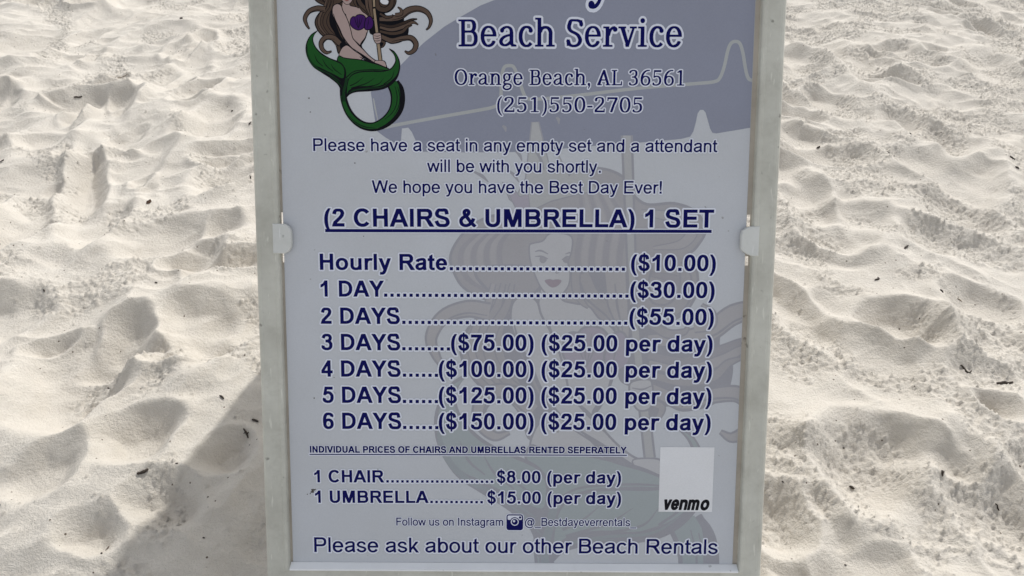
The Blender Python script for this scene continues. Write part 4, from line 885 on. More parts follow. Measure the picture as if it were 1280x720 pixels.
G['B'] = {
 '$': (556, '308,-105 315,-98 315,-28 320,-18 374,-8 428,16 485,74 515,128 522,154 522,202 500,272 482,308 459,340 416,377 376,395 322,412 315,424 315,592 319,602 329,598 349,508 354,500 364,498 436,510 484,520 491,526 485,574 470,628 452,666 418,698 376,719 319,730 315,740 315,788 312,794 248,795 240,788 240,740 236,730 188,726 152,716 120,698 100,678 79,640 58,590 42,530 42,484 49,454 58,428 81,388 128,349 236,304 240,292 239,124 232,118 219,124 208,140 193,170 173,238 166,245 46,218 34,213 33,202 58,122 93,62 124,30 146,16 184,-2 236,-14 240,-26 240,-98 243,-104|320,278 334,272 347,260 368,214 378,178 368,152 347,122 332,112 320,110 315,118 315,148 315,268|232,603 240,592 240,452 236,443 208,454 196,465 186,502 190,530 217,602', '302,-171 340,-161 366,-140 384,-74 464,-38 528,22 575,104 588,196 566,280 536,344 480,410 436,442 520,466 554,512 548,590 509,694 454,752 382,785 368,826 346,848 304,861 254,861 206,846 187,826 172,789 82,750 46,713 20,666 -18,562 -21,470 13,374 84,298 -2,267 -23,242 -32,206 -8,112 39,26 92,-26 172,-68 181,-124 208,-158 250,-171'),
 '&': (722, '304,726 272,716 248,704 222,686 199,658 181,626 174,602 174,542 187,500 207,460 130,408 88,363 61,316 45,262 45,190 64,122 92,75 123,44 146,28 194,4 232,-8 268,-15 344,-15 388,-5 464,28 514,64 598,-17 656,-17 717,50 714,62 621,152 609,170 647,238 671,304 671,316 664,323 544,360 535,352 512,286 504,290 409,422 454,471 482,520 492,568 492,602 482,634 453,680 406,713 368,726|421,170 406,153 382,136 340,118 286,114 250,124 214,145 199,170 186,218 186,236 193,262 212,294 236,318 290,347|328,539 322,548 315,574 324,592 338,597 347,590 348,572', '290,789 242,773 184,738 145,694 121,650 108,554 121,484 34,398 2,344 -15,292 -21,190 5,94 39,38 86,-9 164,-53 218,-71 340,-81 430,-59 506,-23 584,-80 646,-84 682,-76 768,8 782,52 770,95 690,176 734,290 730,344 694,380 578,419 544,425 496,412 542,496 558,560 554,620 529,686 482,741 430,773 364,792|323,182 290,180 260,193 252,232 266,257 278,254'),
 '(': (333, '314,-215 317,-202 253,-74 229,-2 210,124 204,260 210,386 226,496 250,578 318,724 310,732 220,732 206,720 130,616 106,568 88,514 69,430 57,344 54,280 57,184 69,100 91,10 112,-46 151,-118 218,-215', '328,-278 370,-248 383,-206 307,-34 285,46 273,166 273,346 298,518 377,694 383,724 371,764 340,790 224,798 182,785 153,758 76,652 46,592 -3,392 -12,286 -9,188 16,40 46,-56 79,-124 157,-244 206,-279'),
 ')': (333, '22,-215 116,-215 191,-106 221,-50 245,16 266,106 276,170 279,326 267,422 248,508 233,556 206,614 166,672 124,726 116,732 26,732 18,724 19,716 77,596 104,518 120,428 129,314 126,146 110,20 98,-28 80,-76 19,-200 19,-212', '8,-278 128,-279 152,-268 178,-242 245,-142 293,-44 320,46 342,172 342,356 324,470 293,580 251,664 177,764 152,787 112,798 32,798 -8,788 -35,764 -47,722 41,502 63,316 63,196 48,38 32,-22 -40,-174 -47,-206 -34,-248'),
 '.': (278, '69,-4 202,-6 212,-3 213,130 210,140 76,141 68,138 66,4', '264,176 238,197 200,207 80,207 32,192 10,166 0,128 0,8 15,-40 40,-62 80,-72 200,-72 248,-57 269,-32 279,8 279,128'),
 '0': (556, '320,-15 364,-2 418,30 455,70 488,130 509,200 519,260 522,338 519,446 506,520 491,568 470,614 440,657 408,686 370,707 314,723 244,723 212,716 178,704 144,682 97,632 67,574 46,502 36,436 36,272 43,220 61,148 85,94 116,51 160,13 218,-11 238,-15|262,108 248,115 232,130 202,194 189,248 183,304 183,404 193,478 205,524 223,562 244,590 266,599 286,600 308,593 323,578 341,548 359,496 372,416 372,292 356,200 332,142 317,122 302,112 292,108', '314,-81 388,-62 431,-40 496,18 524,58 560,140 582,238 585,440 551,592 492,694 443,740 394,767 310,789 250,789 188,776 122,746 35,656 7,598 -18,514 -30,430 -30,278 1,124 31,58 63,14 124,-40 166,-62 242,-81|278,185 256,244 249,310 252,440 278,523 303,448 308,352 300,242'),
 '1': (556, '392,-5 396,4 396,712 388,720 256,720 250,716 248,698 176,586 73,538 72,412 76,406 92,406 182,439 248,502 250,-2 256,-6', '406,-68 448,-38 462,8 459,728 444,758 406,782 242,783 198,754 131,638 44,598 19,574 6,530 9,398 28,363 64,342 104,342 182,364 183,8 198,-40 224,-62 260,-72'),
 '2': (556, '27,-4 502,-6 512,-2 513,124 508,131 230,132 221,136 420,334 470,400 491,442 510,518 510,554 503,586 472,645 440,678 418,692 386,707 338,717 208,717 176,710 140,695 110,672 85,640 64,598 46,536 46,514 52,508 166,481 182,481 188,488 196,524 214,578 220,590 236,594 310,594 338,587 356,560 360,520 347,478 316,429 262,369 93,206 70,176 66,166 68,146 37,80 21,4', '-8,-58 40,-72 500,-72 538,-62 566,-38 579,8 579,116 564,166 520,195 381,202 524,364 560,446 576,520 566,602 541,658 454,746 356,780 212,783 104,749 31,676 4,622 -18,548 -21,520 -6,476 28,448 154,417 194,417 229,430 42,244 10,200 -23,106 -43,8 -34,-30|248,452 264,524 290,527 284,496'),
 '3': (556, '172,713 116,683 86,654 61,616 43,580 37,566 37,554 112,517 160,498 170,506 208,580 214,590 226,596 256,600 304,597 326,590 338,579 347,562 351,542 344,512 332,483 314,472 286,463 268,459 212,459 205,454 204,350 212,334 286,332 314,323 345,304 362,272 372,236 362,166 348,136 314,115 280,108 226,111 202,118 168,140 171,176 164,185 52,215 38,216 28,208 22,184 19,124 28,94 45,68 82,34 134,7 182,-8 224,-15 304,-15 332,-11 392,7 424,25 453,46 485,86 506,130 519,190 518,266 506,308 488,346 459,386 445,398 467,430 491,484 498,514 497,574 476,628 456,656 422,686 382,707 328,720 202,720', '388,773 322,786 212,786 136,769 79,736 33,692 -26,580 -26,538 0,500 136,435 138,352 159,296 196,271 290,263 305,238 298,182 250,174 236,178 224,214 200,239 92,272 20,278 -26,244 -48,152 -26,58 34,-10 134,-62 226,-81 298,-81 416,-53 461,-28 518,21 569,116 585,194 585,260 566,332 529,406 564,518 557,602 532,662 507,694 449,746|273,530 255,530'),
 '4': (556, '436,719 302,720 296,717 290,694 21,278 21,152 26,145 293,142 294,2 302,-6 436,-5 441,2 442,142 520,144 528,152 527,268 520,273 446,273 441,278 441,710|292,464 293,272 284,267 176,268 170,272 172,278', '460,779 308,786 256,768 -42,292 -45,158 -28,108 -4,88 32,78 224,77 235,-26 260,-57 286,-69 428,-72 472,-59 503,-16 508,75 560,92 591,136 594,256 587,292 560,326 507,346 507,710 494,752'),
 '5': (556, '484,713 134,714 124,706 66,424 57,376 58,358 68,349 106,328 122,328 130,337 144,322 152,321 212,368 254,392 280,393 302,386 324,374 344,354 371,304 375,290 375,230 365,176 346,138 314,115 278,108 226,112 182,130 169,140 177,170 172,182 62,227 45,226 37,214 22,166 22,118 37,82 56,57 104,22 160,-2 206,-12 236,-15 328,-12 382,4 412,19 459,56 488,94 512,152 525,232 521,316 509,356 494,386 464,429 434,459 400,482 370,497 310,516 284,519 226,516 222,520 232,574 242,581 486,584 489,590 489,704', '518,769 476,780 140,780 98,769 68,740 -9,370 1,328 30,292 -16,254 -45,152 -41,104 -17,46 18,4 68,-32 146,-65 208,-78 344,-75 406,-56 458,-29 516,22 542,58 579,152 591,286 581,344 551,416 473,512 524,531 552,574 552,722 542,746|290,176 244,176 226,219 171,256 268,327 290,317 309,284 306,206'),
 '6': (556, '236,-15 322,-15 340,-11 374,-2 424,25 465,62 488,94 509,146 516,178 516,266 503,316 476,368 438,410 394,437 364,449 322,459 236,459 188,447 183,452 187,484 199,530 220,572 232,591 242,596 268,600 332,596 359,580 357,560 364,550 478,508 488,508 494,514 510,566 510,596 503,620 488,646 464,672 440,689 394,710 356,720 314,723 214,720 178,710 136,686 106,657 79,616 49,548 36,488 30,418 30,286 34,256 39,248 39,184 55,122 82,74 114,38 146,16 176,1|260,108 244,112 222,124 199,158 186,214 189,254 202,292 222,320 256,335 296,336 328,323 347,304 365,260 369,202 359,164 347,140 332,123 298,109', '238,-81 316,-81 380,-68 473,-20 544,62 572,130 582,182 572,314 542,386 500,440 546,476 566,520 576,586 563,644 540,686 484,737 418,770 352,786 200,783 152,769 98,738 22,646 -14,562 -30,484 -36,292 -21,152 -2,92 30,34 92,-26 152,-59|290,175 266,175 255,194 255,250 268,270 292,268 302,244 303,202|273,530 297,530'),
 '7': (556, '136,-5 278,-6 284,-2 300,152 331,272 355,338 391,416 437,484 445,502 515,598 516,700 512,707 50,708 40,704 39,584 44,577 323,574 259,484 217,400 178,296 154,206 141,136 132,26 132,2', '122,-68 274,-72 316,-59 341,-32 354,14 366,152 415,314 457,400 578,584 579,716 567,742 542,764 500,774 52,774 8,761 -17,734 -27,694 -27,590 -10,540 32,513 196,506 115,310 75,134 70,-16 88,-48'),
 '8': (556, '322,720 236,720 194,710 142,686 108,658 82,626 67,596 57,556 57,502 61,484 76,446 106,404 67,356 49,320 37,280 33,256 33,188 43,142 61,100 79,74 120,32 176,1 236,-15 320,-15 340,-11 380,1 434,31 460,54 494,100 512,142 522,188 522,256 506,320 482,364 449,404 473,434 488,464 497,494 498,562 488,598 460,645 423,680 386,701|296,108 256,109 216,128 199,152 183,194 180,224 183,254 202,302 224,323 248,335 266,339 308,335 333,322 353,302 372,254 375,224 372,194 353,146 328,121|340,483 304,462 254,462 230,472 211,490 201,520 202,544 214,574 226,587 244,596 272,603 304,599 328,587 344,572 354,544 353,512', '316,786 202,779 98,734 28,662 4,610 -9,550 -3,472 21,406 -11,344 -33,254 -33,190 -14,110 26,37 85,-22 152,-59 242,-81 368,-71 472,-21 550,68 575,128 588,194 578,308 534,406 564,502 564,560 547,626 513,682 458,734 394,767|290,174 262,175 249,196 250,254 268,273 296,269 306,250 306,196|269,532 286,532'),
 'A': (722, '722,-3 719,20 455,712 446,720 272,719 256,692 1,22 -2,-2 4,-6 154,-5 164,4 224,158 490,159 497,158 553,10 562,-5 716,-6|358,514 365,506 437,316 443,298 436,292 284,291 277,296', '774,-40 788,4 782,34 509,748 482,775 440,786 280,786 236,773 202,730 -59,46 -69,4 -56,-38 -32,-61 8,-72 170,-68 218,-32 268,91 440,93 455,86 505,-38 538,-65 712,-72 748,-62'),
 'B': (722, '72,718 69,710 70,-3 80,-6 442,-6 494,1 544,16 603,50 636,82 650,104 671,154 675,178 675,260 665,298 644,340 607,382 632,424 641,448 648,484 648,548 644,568 638,590 610,639 582,668 554,686 496,710 448,720|226,304 430,306 476,296 504,278 515,254 519,200 512,172 494,148 470,136 440,129 232,127 225,134|226,586 416,588 464,575 482,561 488,544 492,508 485,476 470,457 452,448 422,441 232,439 225,446', '34,771 11,742 3,704 3,10 18,-40 44,-62 82,-72 436,-72 560,-47 640,-3 706,70 734,140 741,182 734,292 689,392 714,484 714,544 698,614 663,676 590,740 512,773 446,786 82,786|453,230 452,202 440,195 302,192 291,200 298,240 430,240|425,514 380,504 298,504 291,512 302,522 416,522'),
 'C': (722, '598,63 638,106 644,116 644,128 538,206 524,204 504,178 472,148 442,130 416,121 374,117 346,121 326,127 282,152 256,177 238,206 217,250 201,322 201,394 211,446 238,512 274,558 314,584 350,596 380,600 410,596 440,587 482,561 502,540 524,510 532,507 642,584 644,602 590,660 554,686 520,704 458,725 418,732 320,729 254,710 212,689 166,657 132,622 109,592 76,532 52,458 42,392 45,296 52,256 67,206 97,142 126,100 172,54 206,31 260,4 334,-15 424,-15 472,-5 508,7 550,28', '532,-53 605,-14 681,56 708,104 700,160 580,257 532,272 490,260 416,189 368,183 338,193 310,214 276,278 267,326 274,430 292,476 320,510 352,530 380,534 430,518 500,449 532,442 562,449 696,548 711,592 704,626 608,728 548,763 484,785 412,798 350,798 230,770 148,724 80,660 40,604 4,526 -21,418 -24,334 7,182 74,63 136,0 218,-49 344,-81 442,-78'),
 'D': (722, '69,-4 322,-6 382,0 428,10 484,31 532,58 580,96 617,140 650,196 675,280 678,388 675,436 659,496 632,554 603,596 562,636 536,656 460,695 376,717 350,720 76,720 67,716 66,4|226,587 346,585 416,563 453,538 471,520 503,466 515,428 522,380 519,304 506,256 476,202 448,174 428,160 388,142 332,129 280,126 236,126 226,130 223,136 222,574', '32,-57 80,-72 314,-72 442,-53 568,4 620,45 671,104 710,171 735,250 744,308 741,434 719,520 686,590 654,634 572,710 476,758 346,786 76,786 38,775 14,752 0,704 0,10 8,-28|292,521 350,518 404,494 434,460 453,410 456,328 436,260 392,214 334,195 296,195 288,202'),
 'E': (667, '618,-4 621,2 621,116 616,125 236,126 226,130 225,136 225,298 232,305 578,306 584,310 585,316 585,430 580,437 226,439 226,586 610,589 615,596 614,717 604,720 72,718 69,710 70,-3 80,-6', '34,-57 86,-72 608,-72 646,-62 674,-38 687,8 687,116 676,154 652,179 608,192 302,192 291,202 298,240 574,240 614,251 638,274 651,320 651,428 640,466 616,491 572,504 298,504 291,514 302,522 602,522 647,536 677,578 681,670 675,736 647,772 598,786 82,786 44,776 16,752 3,704 3,10 11,-28'),
 'F': (611, '74,-5 218,-6 224,-2 225,280 230,290 512,291 518,296 519,416 514,422 242,423 230,427 225,436 225,578 232,588 556,589 561,596 561,620 561,712 556,719 80,720 70,716 69,4', '40,-61 82,-72 212,-72 250,-62 274,-42 291,8 294,224 508,225 548,236 572,260 585,304 585,410 575,448 555,472 506,489 298,489 291,512 302,522 548,522 596,537 624,580 627,704 617,746 592,773 544,786 82,786 44,776 16,752 3,704 3,8 14,-34'),
 'H': (722, '651,-4 654,4 652,717 646,720 508,720 499,716 498,458 494,448 482,444 238,444 225,452 224,716 218,720 72,718 69,710 70,-3 76,-6 214,-6 224,-2 226,308 238,312 482,312 494,308 498,298 499,-2 506,-6', '34,771 11,742 3,704 3,10 18,-40 44,-62 82,-72 212,-72 257,-58 280,-34 291,4 292,242 422,246 432,236 432,8 447,-40 472,-62 512,-72 640,-72 688,-57 712,-28 720,10 720,704 705,754 680,776 640,786 512,786 466,773 443,748 432,710 430,513 302,510 291,520 291,710 281,746 262,768 208,786 82,786'),
 'I': (278, '74,-6 212,-6 219,2 219,710 218,716 212,720 74,720 66,712 66,4 67,-2', '226,-69 270,-40 285,8 282,728 267,758 230,782 58,783 15,754 0,706 3,-14 18,-44 56,-68'),
 'L': (611, '76,716 72,706 73,-2 82,-6 584,-5 588,8 588,118 584,125 242,126 229,130 227,712 220,717', '52,776 19,748 6,704 6,10 19,-38 46,-62 86,-72 572,-72 620,-59 644,-32 654,10 651,134 622,177 574,192 295,196 294,700 281,748 256,772 218,783'),
 'M': (833, '69,718 66,710 68,-3 74,-6 202,-6 212,-2 214,322 218,320 340,2 346,-5 482,-6 488,-3 614,317 616,-2 622,-6 759,-4 762,4 760,717 752,720 554,720 542,714 416,269 286,717 278,720', '798,-56 820,-28 828,10 828,704 812,756 788,776 748,786 556,786 512,773 481,736 416,513 347,740 320,773 274,786 82,786 30,770 8,742 0,704 0,10 16,-42 44,-64 82,-72 224,-68 248,-57 278,-21 310,-59 356,-72 500,-68 524,-57 554,-24 584,-59 626,-72 748,-72'),
 'N': (722, '72,-4 208,-6 215,-2 216,446 220,454 494,-3 500,-6 634,-6 646,-3 648,710 645,718 508,720 502,716 501,272 496,263 226,717 220,720 82,720 70,717 69,4', '682,771 634,786 514,786 476,776 452,756 435,706 430,503 281,752 260,773 214,786 82,786 44,776 18,754 3,704 3,10 11,-28 34,-57 82,-72 202,-72 242,-62 266,-42 282,8 286,215 433,-28 460,-59 506,-72 634,-72 674,-62 699,-40 714,10 714,704 706,742'),
 'O': (778, '278,-2 340,-15 440,-15 526,7 580,34 616,60 671,118 713,194 728,238 741,310 741,406 731,464 710,530 677,590 622,651 568,689 532,707 496,719 434,732 346,732 272,716 220,695 165,658 118,612 82,556 55,490 39,412 39,302 52,236 70,184 106,122 148,72 208,28|406,117 352,120 320,130 284,151 261,170 235,206 217,244 205,286 198,332 198,386 211,454 229,500 250,532 292,572 340,593 382,600 422,597 464,584 492,568 522,542 545,508 563,470 576,422 582,374 579,310 569,266 560,238 536,194 488,145 452,127', '262,-65 346,-81 436,-81 524,-62 614,-22 654,8 725,82 770,164 791,224 807,316 807,404 788,502 755,584 708,656 640,720 562,764 512,782 430,798 350,798 256,779 188,751 128,711 66,650 25,586 -8,506 -27,406 -27,308 -11,220 13,154 52,85 112,18 176,-28|410,183 352,187 309,214 277,268 264,332 267,412 292,478 328,518 382,534 424,530 470,503 503,446 516,374 510,296 488,238 460,205'),
 'P': (667, '74,-5 218,-6 224,-2 226,254 236,258 440,258 464,262 502,274 532,289 556,306 590,344 614,388 627,440 627,538 614,590 596,626 579,650 542,683 502,704 442,720 80,720 70,716 69,4|226,586 412,588 436,581 447,574 461,554 471,512 468,448 461,424 452,408 436,397 412,390 226,391', '38,-59 82,-72 206,-72 256,-59 280,-34 291,4 294,190 436,192 518,211 590,250 644,308 684,394 693,446 693,536 677,604 650,662 578,737 518,767 434,786 82,786 44,776 16,752 3,704 3,10 13,-32|292,460 296,521 403,518 400,458'),
 'R': (722, '72,718 69,710 70,-3 88,-6 218,-6 224,-3 226,286 232,294 352,294 382,279 419,236 514,64 558,-4 735,-4 738,4 731,20 629,188 586,252 536,308 580,331 618,362 647,404 659,434 666,464 666,554 653,598 627,644 597,674 568,692 526,710 482,720|226,580 230,587 236,588 448,588 476,581 496,567 506,544 510,490 503,460 494,446 484,439 454,429 416,426 236,427 229,430 225,440', '34,771 11,742 3,704 3,10 20,-42 44,-62 82,-72 212,-72 260,-57 281,-32 291,4 292,224 334,228 365,200 490,-22 524,-59 568,-72 722,-72 774,-56 800,-16 797,32 640,290 704,374 732,466 728,572 712,626 680,681 598,749 542,773 478,786 82,786|444,514 441,496 422,492 302,492 291,500 298,522 434,522'),
 'S': (667, '488,725 440,738 368,738 310,732 212,735 178,728 142,713 108,686 85,652 64,610 52,578 45,538 48,494 58,458 87,406 128,373 170,352 298,307 392,281 436,263 449,250 471,196 470,170 461,152 444,128 430,121 394,114 268,117 248,121 226,136 196,188 173,250 166,257 152,257 38,218 30,208 37,182 85,82 118,39 140,22 176,1 236,-15 428,-18 470,-11 520,10 544,27 590,78 611,118 624,166 624,200 617,236 590,302 566,339 548,357 514,380 466,401 326,442 232,475 207,490 199,512 199,542 224,599 248,603 352,600 406,605 417,598 429,548 436,496 440,493 466,492 579,508 584,514 585,526 560,644 542,680 528,698', '514,784 434,804 218,801 164,791 80,747 43,706 4,634 -21,532 -8,452 33,370 102,310 -3,268 -29,236 -33,188 38,37 82,-15 152,-59 242,-81 424,-84 484,-74 582,-26 644,43 671,94 690,190 668,286 618,376 554,434 614,454 643,488 651,524 635,614 596,716 562,753|404,188 392,180 274,184 242,254 392,213|275,530 362,536 368,502'),
 'T': (611, '376,-6 383,-2 384,4 384,584 388,588 590,589 594,596 593,716 584,720 20,719 16,716 15,698 15,596 20,589 220,588 227,580 229,-2 236,-6', '374,-72 428,-48 450,4 451,518 602,525 644,552 660,602 660,706 652,742 626,773 580,786 32,786 -8,778 -38,752 -51,710 -51,602 -38,556 8,525 154,522 162,514 162,10 170,-28 194,-57 220,-69'),
 'U': (722, '69,718 66,710 66,230 76,172 88,140 109,100 142,60 200,19 260,-5 308,-15 410,-15 446,-8 490,7 544,37 594,82 611,106 632,148 648,212 647,716 634,720 500,720 493,716 492,238 488,214 470,170 448,145 410,124 376,117 344,117 298,127 270,142 244,172 229,212 222,268 221,716 214,720', '32,771 10,746 0,706 0,236 13,158 55,64 105,8 164,-35 244,-68 310,-81 404,-81 460,-71 580,-17 665,70 695,134 714,214 714,704 701,752 674,776 628,786 484,783 439,752 426,704 426,232 404,193 340,183 307,196 291,230 288,706 278,747 254,773 212,786 80,786'),
 'V': (667, '670,717 664,720 512,720 502,712 334,208 164,716 160,719 142,720 4,720 -2,716 -2,704 13,658 244,10 254,-5 410,-6 419,2 671,704', '260,-72 424,-69 452,-57 476,-28 734,688 731,740 698,776 658,786 518,786 465,766 442,736 334,419 227,734 200,771 152,786 8,786 -34,773 -59,746 -65,688 184,-14 214,-57'),
 'Y': (667, '262,-6 404,-6 410,-2 411,272 415,290 668,704 672,712 668,719 495,718 334,449 174,718 4,720 -2,716 -2,706 7,692 254,286 255,2', '266,-72 418,-69 446,-57 467,-32 477,8 478,268 731,686 731,740 698,776 658,786 508,786 464,775 436,748 334,581 230,752 196,779 8,786 -34,773 -59,746 -68,710 -58,675 188,272 193,-16 220,-57'),
 'a': (556, '520,15 525,32 510,88 504,140 507,416 494,460 468,502 440,524 404,539 388,543 310,543 248,533 172,515 146,506 104,483 79,458 58,418 51,392 62,382 184,348 194,356 202,388 208,392 278,411 352,420 357,416 360,392 360,358 356,352 310,340 206,324 170,314 106,281 66,244 52,224 37,188 33,142 43,98 58,68 78,40 134,4 196,-12 248,-12 286,-5 368,23 374,20 380,0 388,-6 460,-6|353,224 354,206 347,178 334,153 316,139 280,121 238,108 206,109 187,122 180,140 181,166 190,182 212,197 250,210', '574,-21 591,28 570,140 573,412 554,484 520,540 446,593 386,609 320,609 158,578 66,536 25,494 -8,424 -14,392 -5,358 44,316 -14,236 -33,160 -17,74 26,3 106,-55 202,-78 266,-75 340,-57 392,-72 458,-72 537,-50'),
 'd': (611, '548,719 412,720 406,717 405,524 400,515 334,534 248,534 206,524 164,506 138,490 105,460 73,416 52,368 39,310 39,208 46,172 61,128 82,88 118,45 158,16 196,-2 248,-15 334,-15 376,-5 400,4 412,-6 544,-6 551,-2 552,710|272,108 234,124 220,138 205,164 189,214 186,284 199,340 222,382 236,395 268,410 308,411 322,407 351,392 377,352 393,298 396,266 393,220 377,166 352,129 322,112', '580,775 538,786 422,786 374,773 342,728 337,602 250,600 152,572 81,526 19,452 -11,382 -27,308 -18,160 28,52 80,-6 122,-38 218,-75 326,-81 388,-69 542,-72 584,-59 607,-34 618,10 618,706 607,748|298,345 323,314 330,248 315,188 304,175 284,174 268,184 256,212 252,284 268,335'),
 'e': (556, '232,534 176,518 124,488 86,450 61,412 37,352 27,302 30,196 46,140 61,106 86,69 123,32 176,1 214,-11 232,-15 316,-15 380,4 429,34 470,80 482,100 482,112 398,161 376,163 374,174 364,177 358,172 338,138 320,121 290,108 256,109 218,129 190,176 182,206 194,210 512,211 516,218 517,244 522,254 519,316 500,386 482,422 458,456 429,484 386,512 346,527 316,534|182,314 190,344 218,390 238,404 260,411 292,410 322,396 350,362 366,320 362,312', '236,600 116,560 22,473 -8,420 -29,356 -39,220 -26,152 4,76 33,32 86,-21 188,-71 238,-81 314,-81 388,-62 442,-35 524,44 548,104 538,148 578,200 588,260 585,314 569,382 538,453 466,537 362,590 310,600'),
 'l': (278, '206,-6 212,-2 213,4 213,712 206,720 74,720 67,716 66,710 66,2 74,-6', '58,-69 224,-68 261,-44 276,-14 279,706 264,754 220,783 56,782 18,758 3,728 0,8 15,-40'),
 'o': (611, '129,40 172,13 226,-8 260,-15 350,-15 404,-2 448,19 478,39 520,81 539,110 563,164 576,232 576,286 563,356 539,410 519,440 477,482 418,515 370,530 350,534 260,534 226,527 166,503 129,478 94,444 73,412 46,352 36,304 36,214 49,158 73,106 96,74|326,108 284,109 262,115 236,129 214,152 196,184 183,238 183,280 190,316 208,358 238,392 254,401 286,411 340,407 382,384 410,344 426,286 423,214 404,164 380,133 350,115', '106,542 19,448 -14,376 -30,302 -20,164 31,52 116,-29 166,-56 244,-78 382,-75 500,-26 593,74 623,140 639,208 642,280 632,346 613,406 575,472 482,556 418,584 346,600 266,600 212,590|322,345 342,332 356,304 360,230 338,183 290,174 270,184 256,208 249,284 272,336'),
 'p': (611, '64,-203 200,-204 206,-200 207,-4 212,4 278,-15 364,-15 398,-8 454,16 486,38 514,66 536,98 557,140 573,202 576,290 569,338 557,380 524,440 488,480 454,503 424,518 364,534 278,534 236,524 212,515 200,525 68,525 61,520 60,-194|340,411 362,404 380,393 395,376 413,344 426,292 426,226 413,176 395,142 380,126 344,109 304,108 290,112 258,130 235,166 219,220 216,254 219,298 235,352 258,388 290,407', '32,-259 74,-270 190,-270 238,-257 270,-212 275,-82 362,-81 452,-58 524,-15 590,62 620,124 639,206 642,284 633,350 616,405 578,476 490,557 398,594 286,600 224,588 70,591 28,578 5,554 -6,508 -6,-190 5,-232|314,174 289,206 282,272 297,332 308,344 328,345 343,338 356,310 360,226 340,179'),
 'r': (389, '64,-5 200,-6 206,-2 207,238 213,302 229,358 242,387 266,398 328,408 370,399 386,402 419,502 419,512 412,518 376,528 346,531 272,528 214,516 200,525 68,525 61,520 60,4', '38,-64 74,-72 196,-72 236,-61 260,-38 273,8 273,238 286,326 298,339 398,337 443,370 485,506 475,544 448,572 344,597 226,585 74,591 34,581 7,556 -6,508 -6,8 7,-38'),
 't': (333, '314,-11 317,-8 321,22 320,106 296,114 250,114 230,118 225,166 226,394 230,401 238,405 304,405 311,410 312,518 304,525 232,525 226,532 225,694 220,701 212,702 100,641 79,626 77,526 20,525 13,520 12,412 16,406 68,405 78,398 78,130 85,92 100,56 128,25 152,10 176,1 226,-9', '338,-71 369,-46 380,-22 387,100 377,136 356,162 292,184 291,332 344,352 371,386 378,422 375,532 346,576 292,596 291,692 276,736 244,761 196,765 64,695 25,662 10,591 -24,574 -50,536 -51,398 -26,357 11,338 12,134 31,50 57,4 110,-41 160,-62 232,-75'),
 'u': (611, '63,524 60,514 60,166 73,110 85,86 110,51 146,22 172,7 206,-5 250,-15 350,-15 398,-4 543,-4 546,4 544,522 538,525 410,525 400,520 398,178 388,164 377,136 356,118 326,108 278,108 256,112 230,126 214,152 210,166 207,202 206,520 200,525', '580,-57 604,-28 612,10 612,512 597,560 568,583 526,591 392,588 348,560 333,512 333,200 320,175 286,174 277,178 273,200 273,512 260,556 232,581 194,591 74,591 26,576 4,550 -6,512 -6,172 13,86 57,14 142,-50 254,-81 532,-72'),
 'y': (556, '56,-212 80,-216 170,-216 208,-206 260,-177 284,-153 305,-122 338,-52 524,476 537,514 530,524 392,525 382,519 275,214 272,212 167,506 159,520 152,525 14,525 4,518 7,502 201,4 188,-32 158,-86 142,-93 68,-90 61,-94 48,-190 49,-206', '32,-272 164,-282 232,-266 296,-231 359,-158 398,-76 599,496 596,542 566,578 506,591 398,591 352,578 325,548 272,410 218,548 182,583 146,591 16,591 -22,580 -50,554 -60,526 -56,488 131,4 117,-26 40,-31 1,-70 -18,-200 -5,-242'),
}
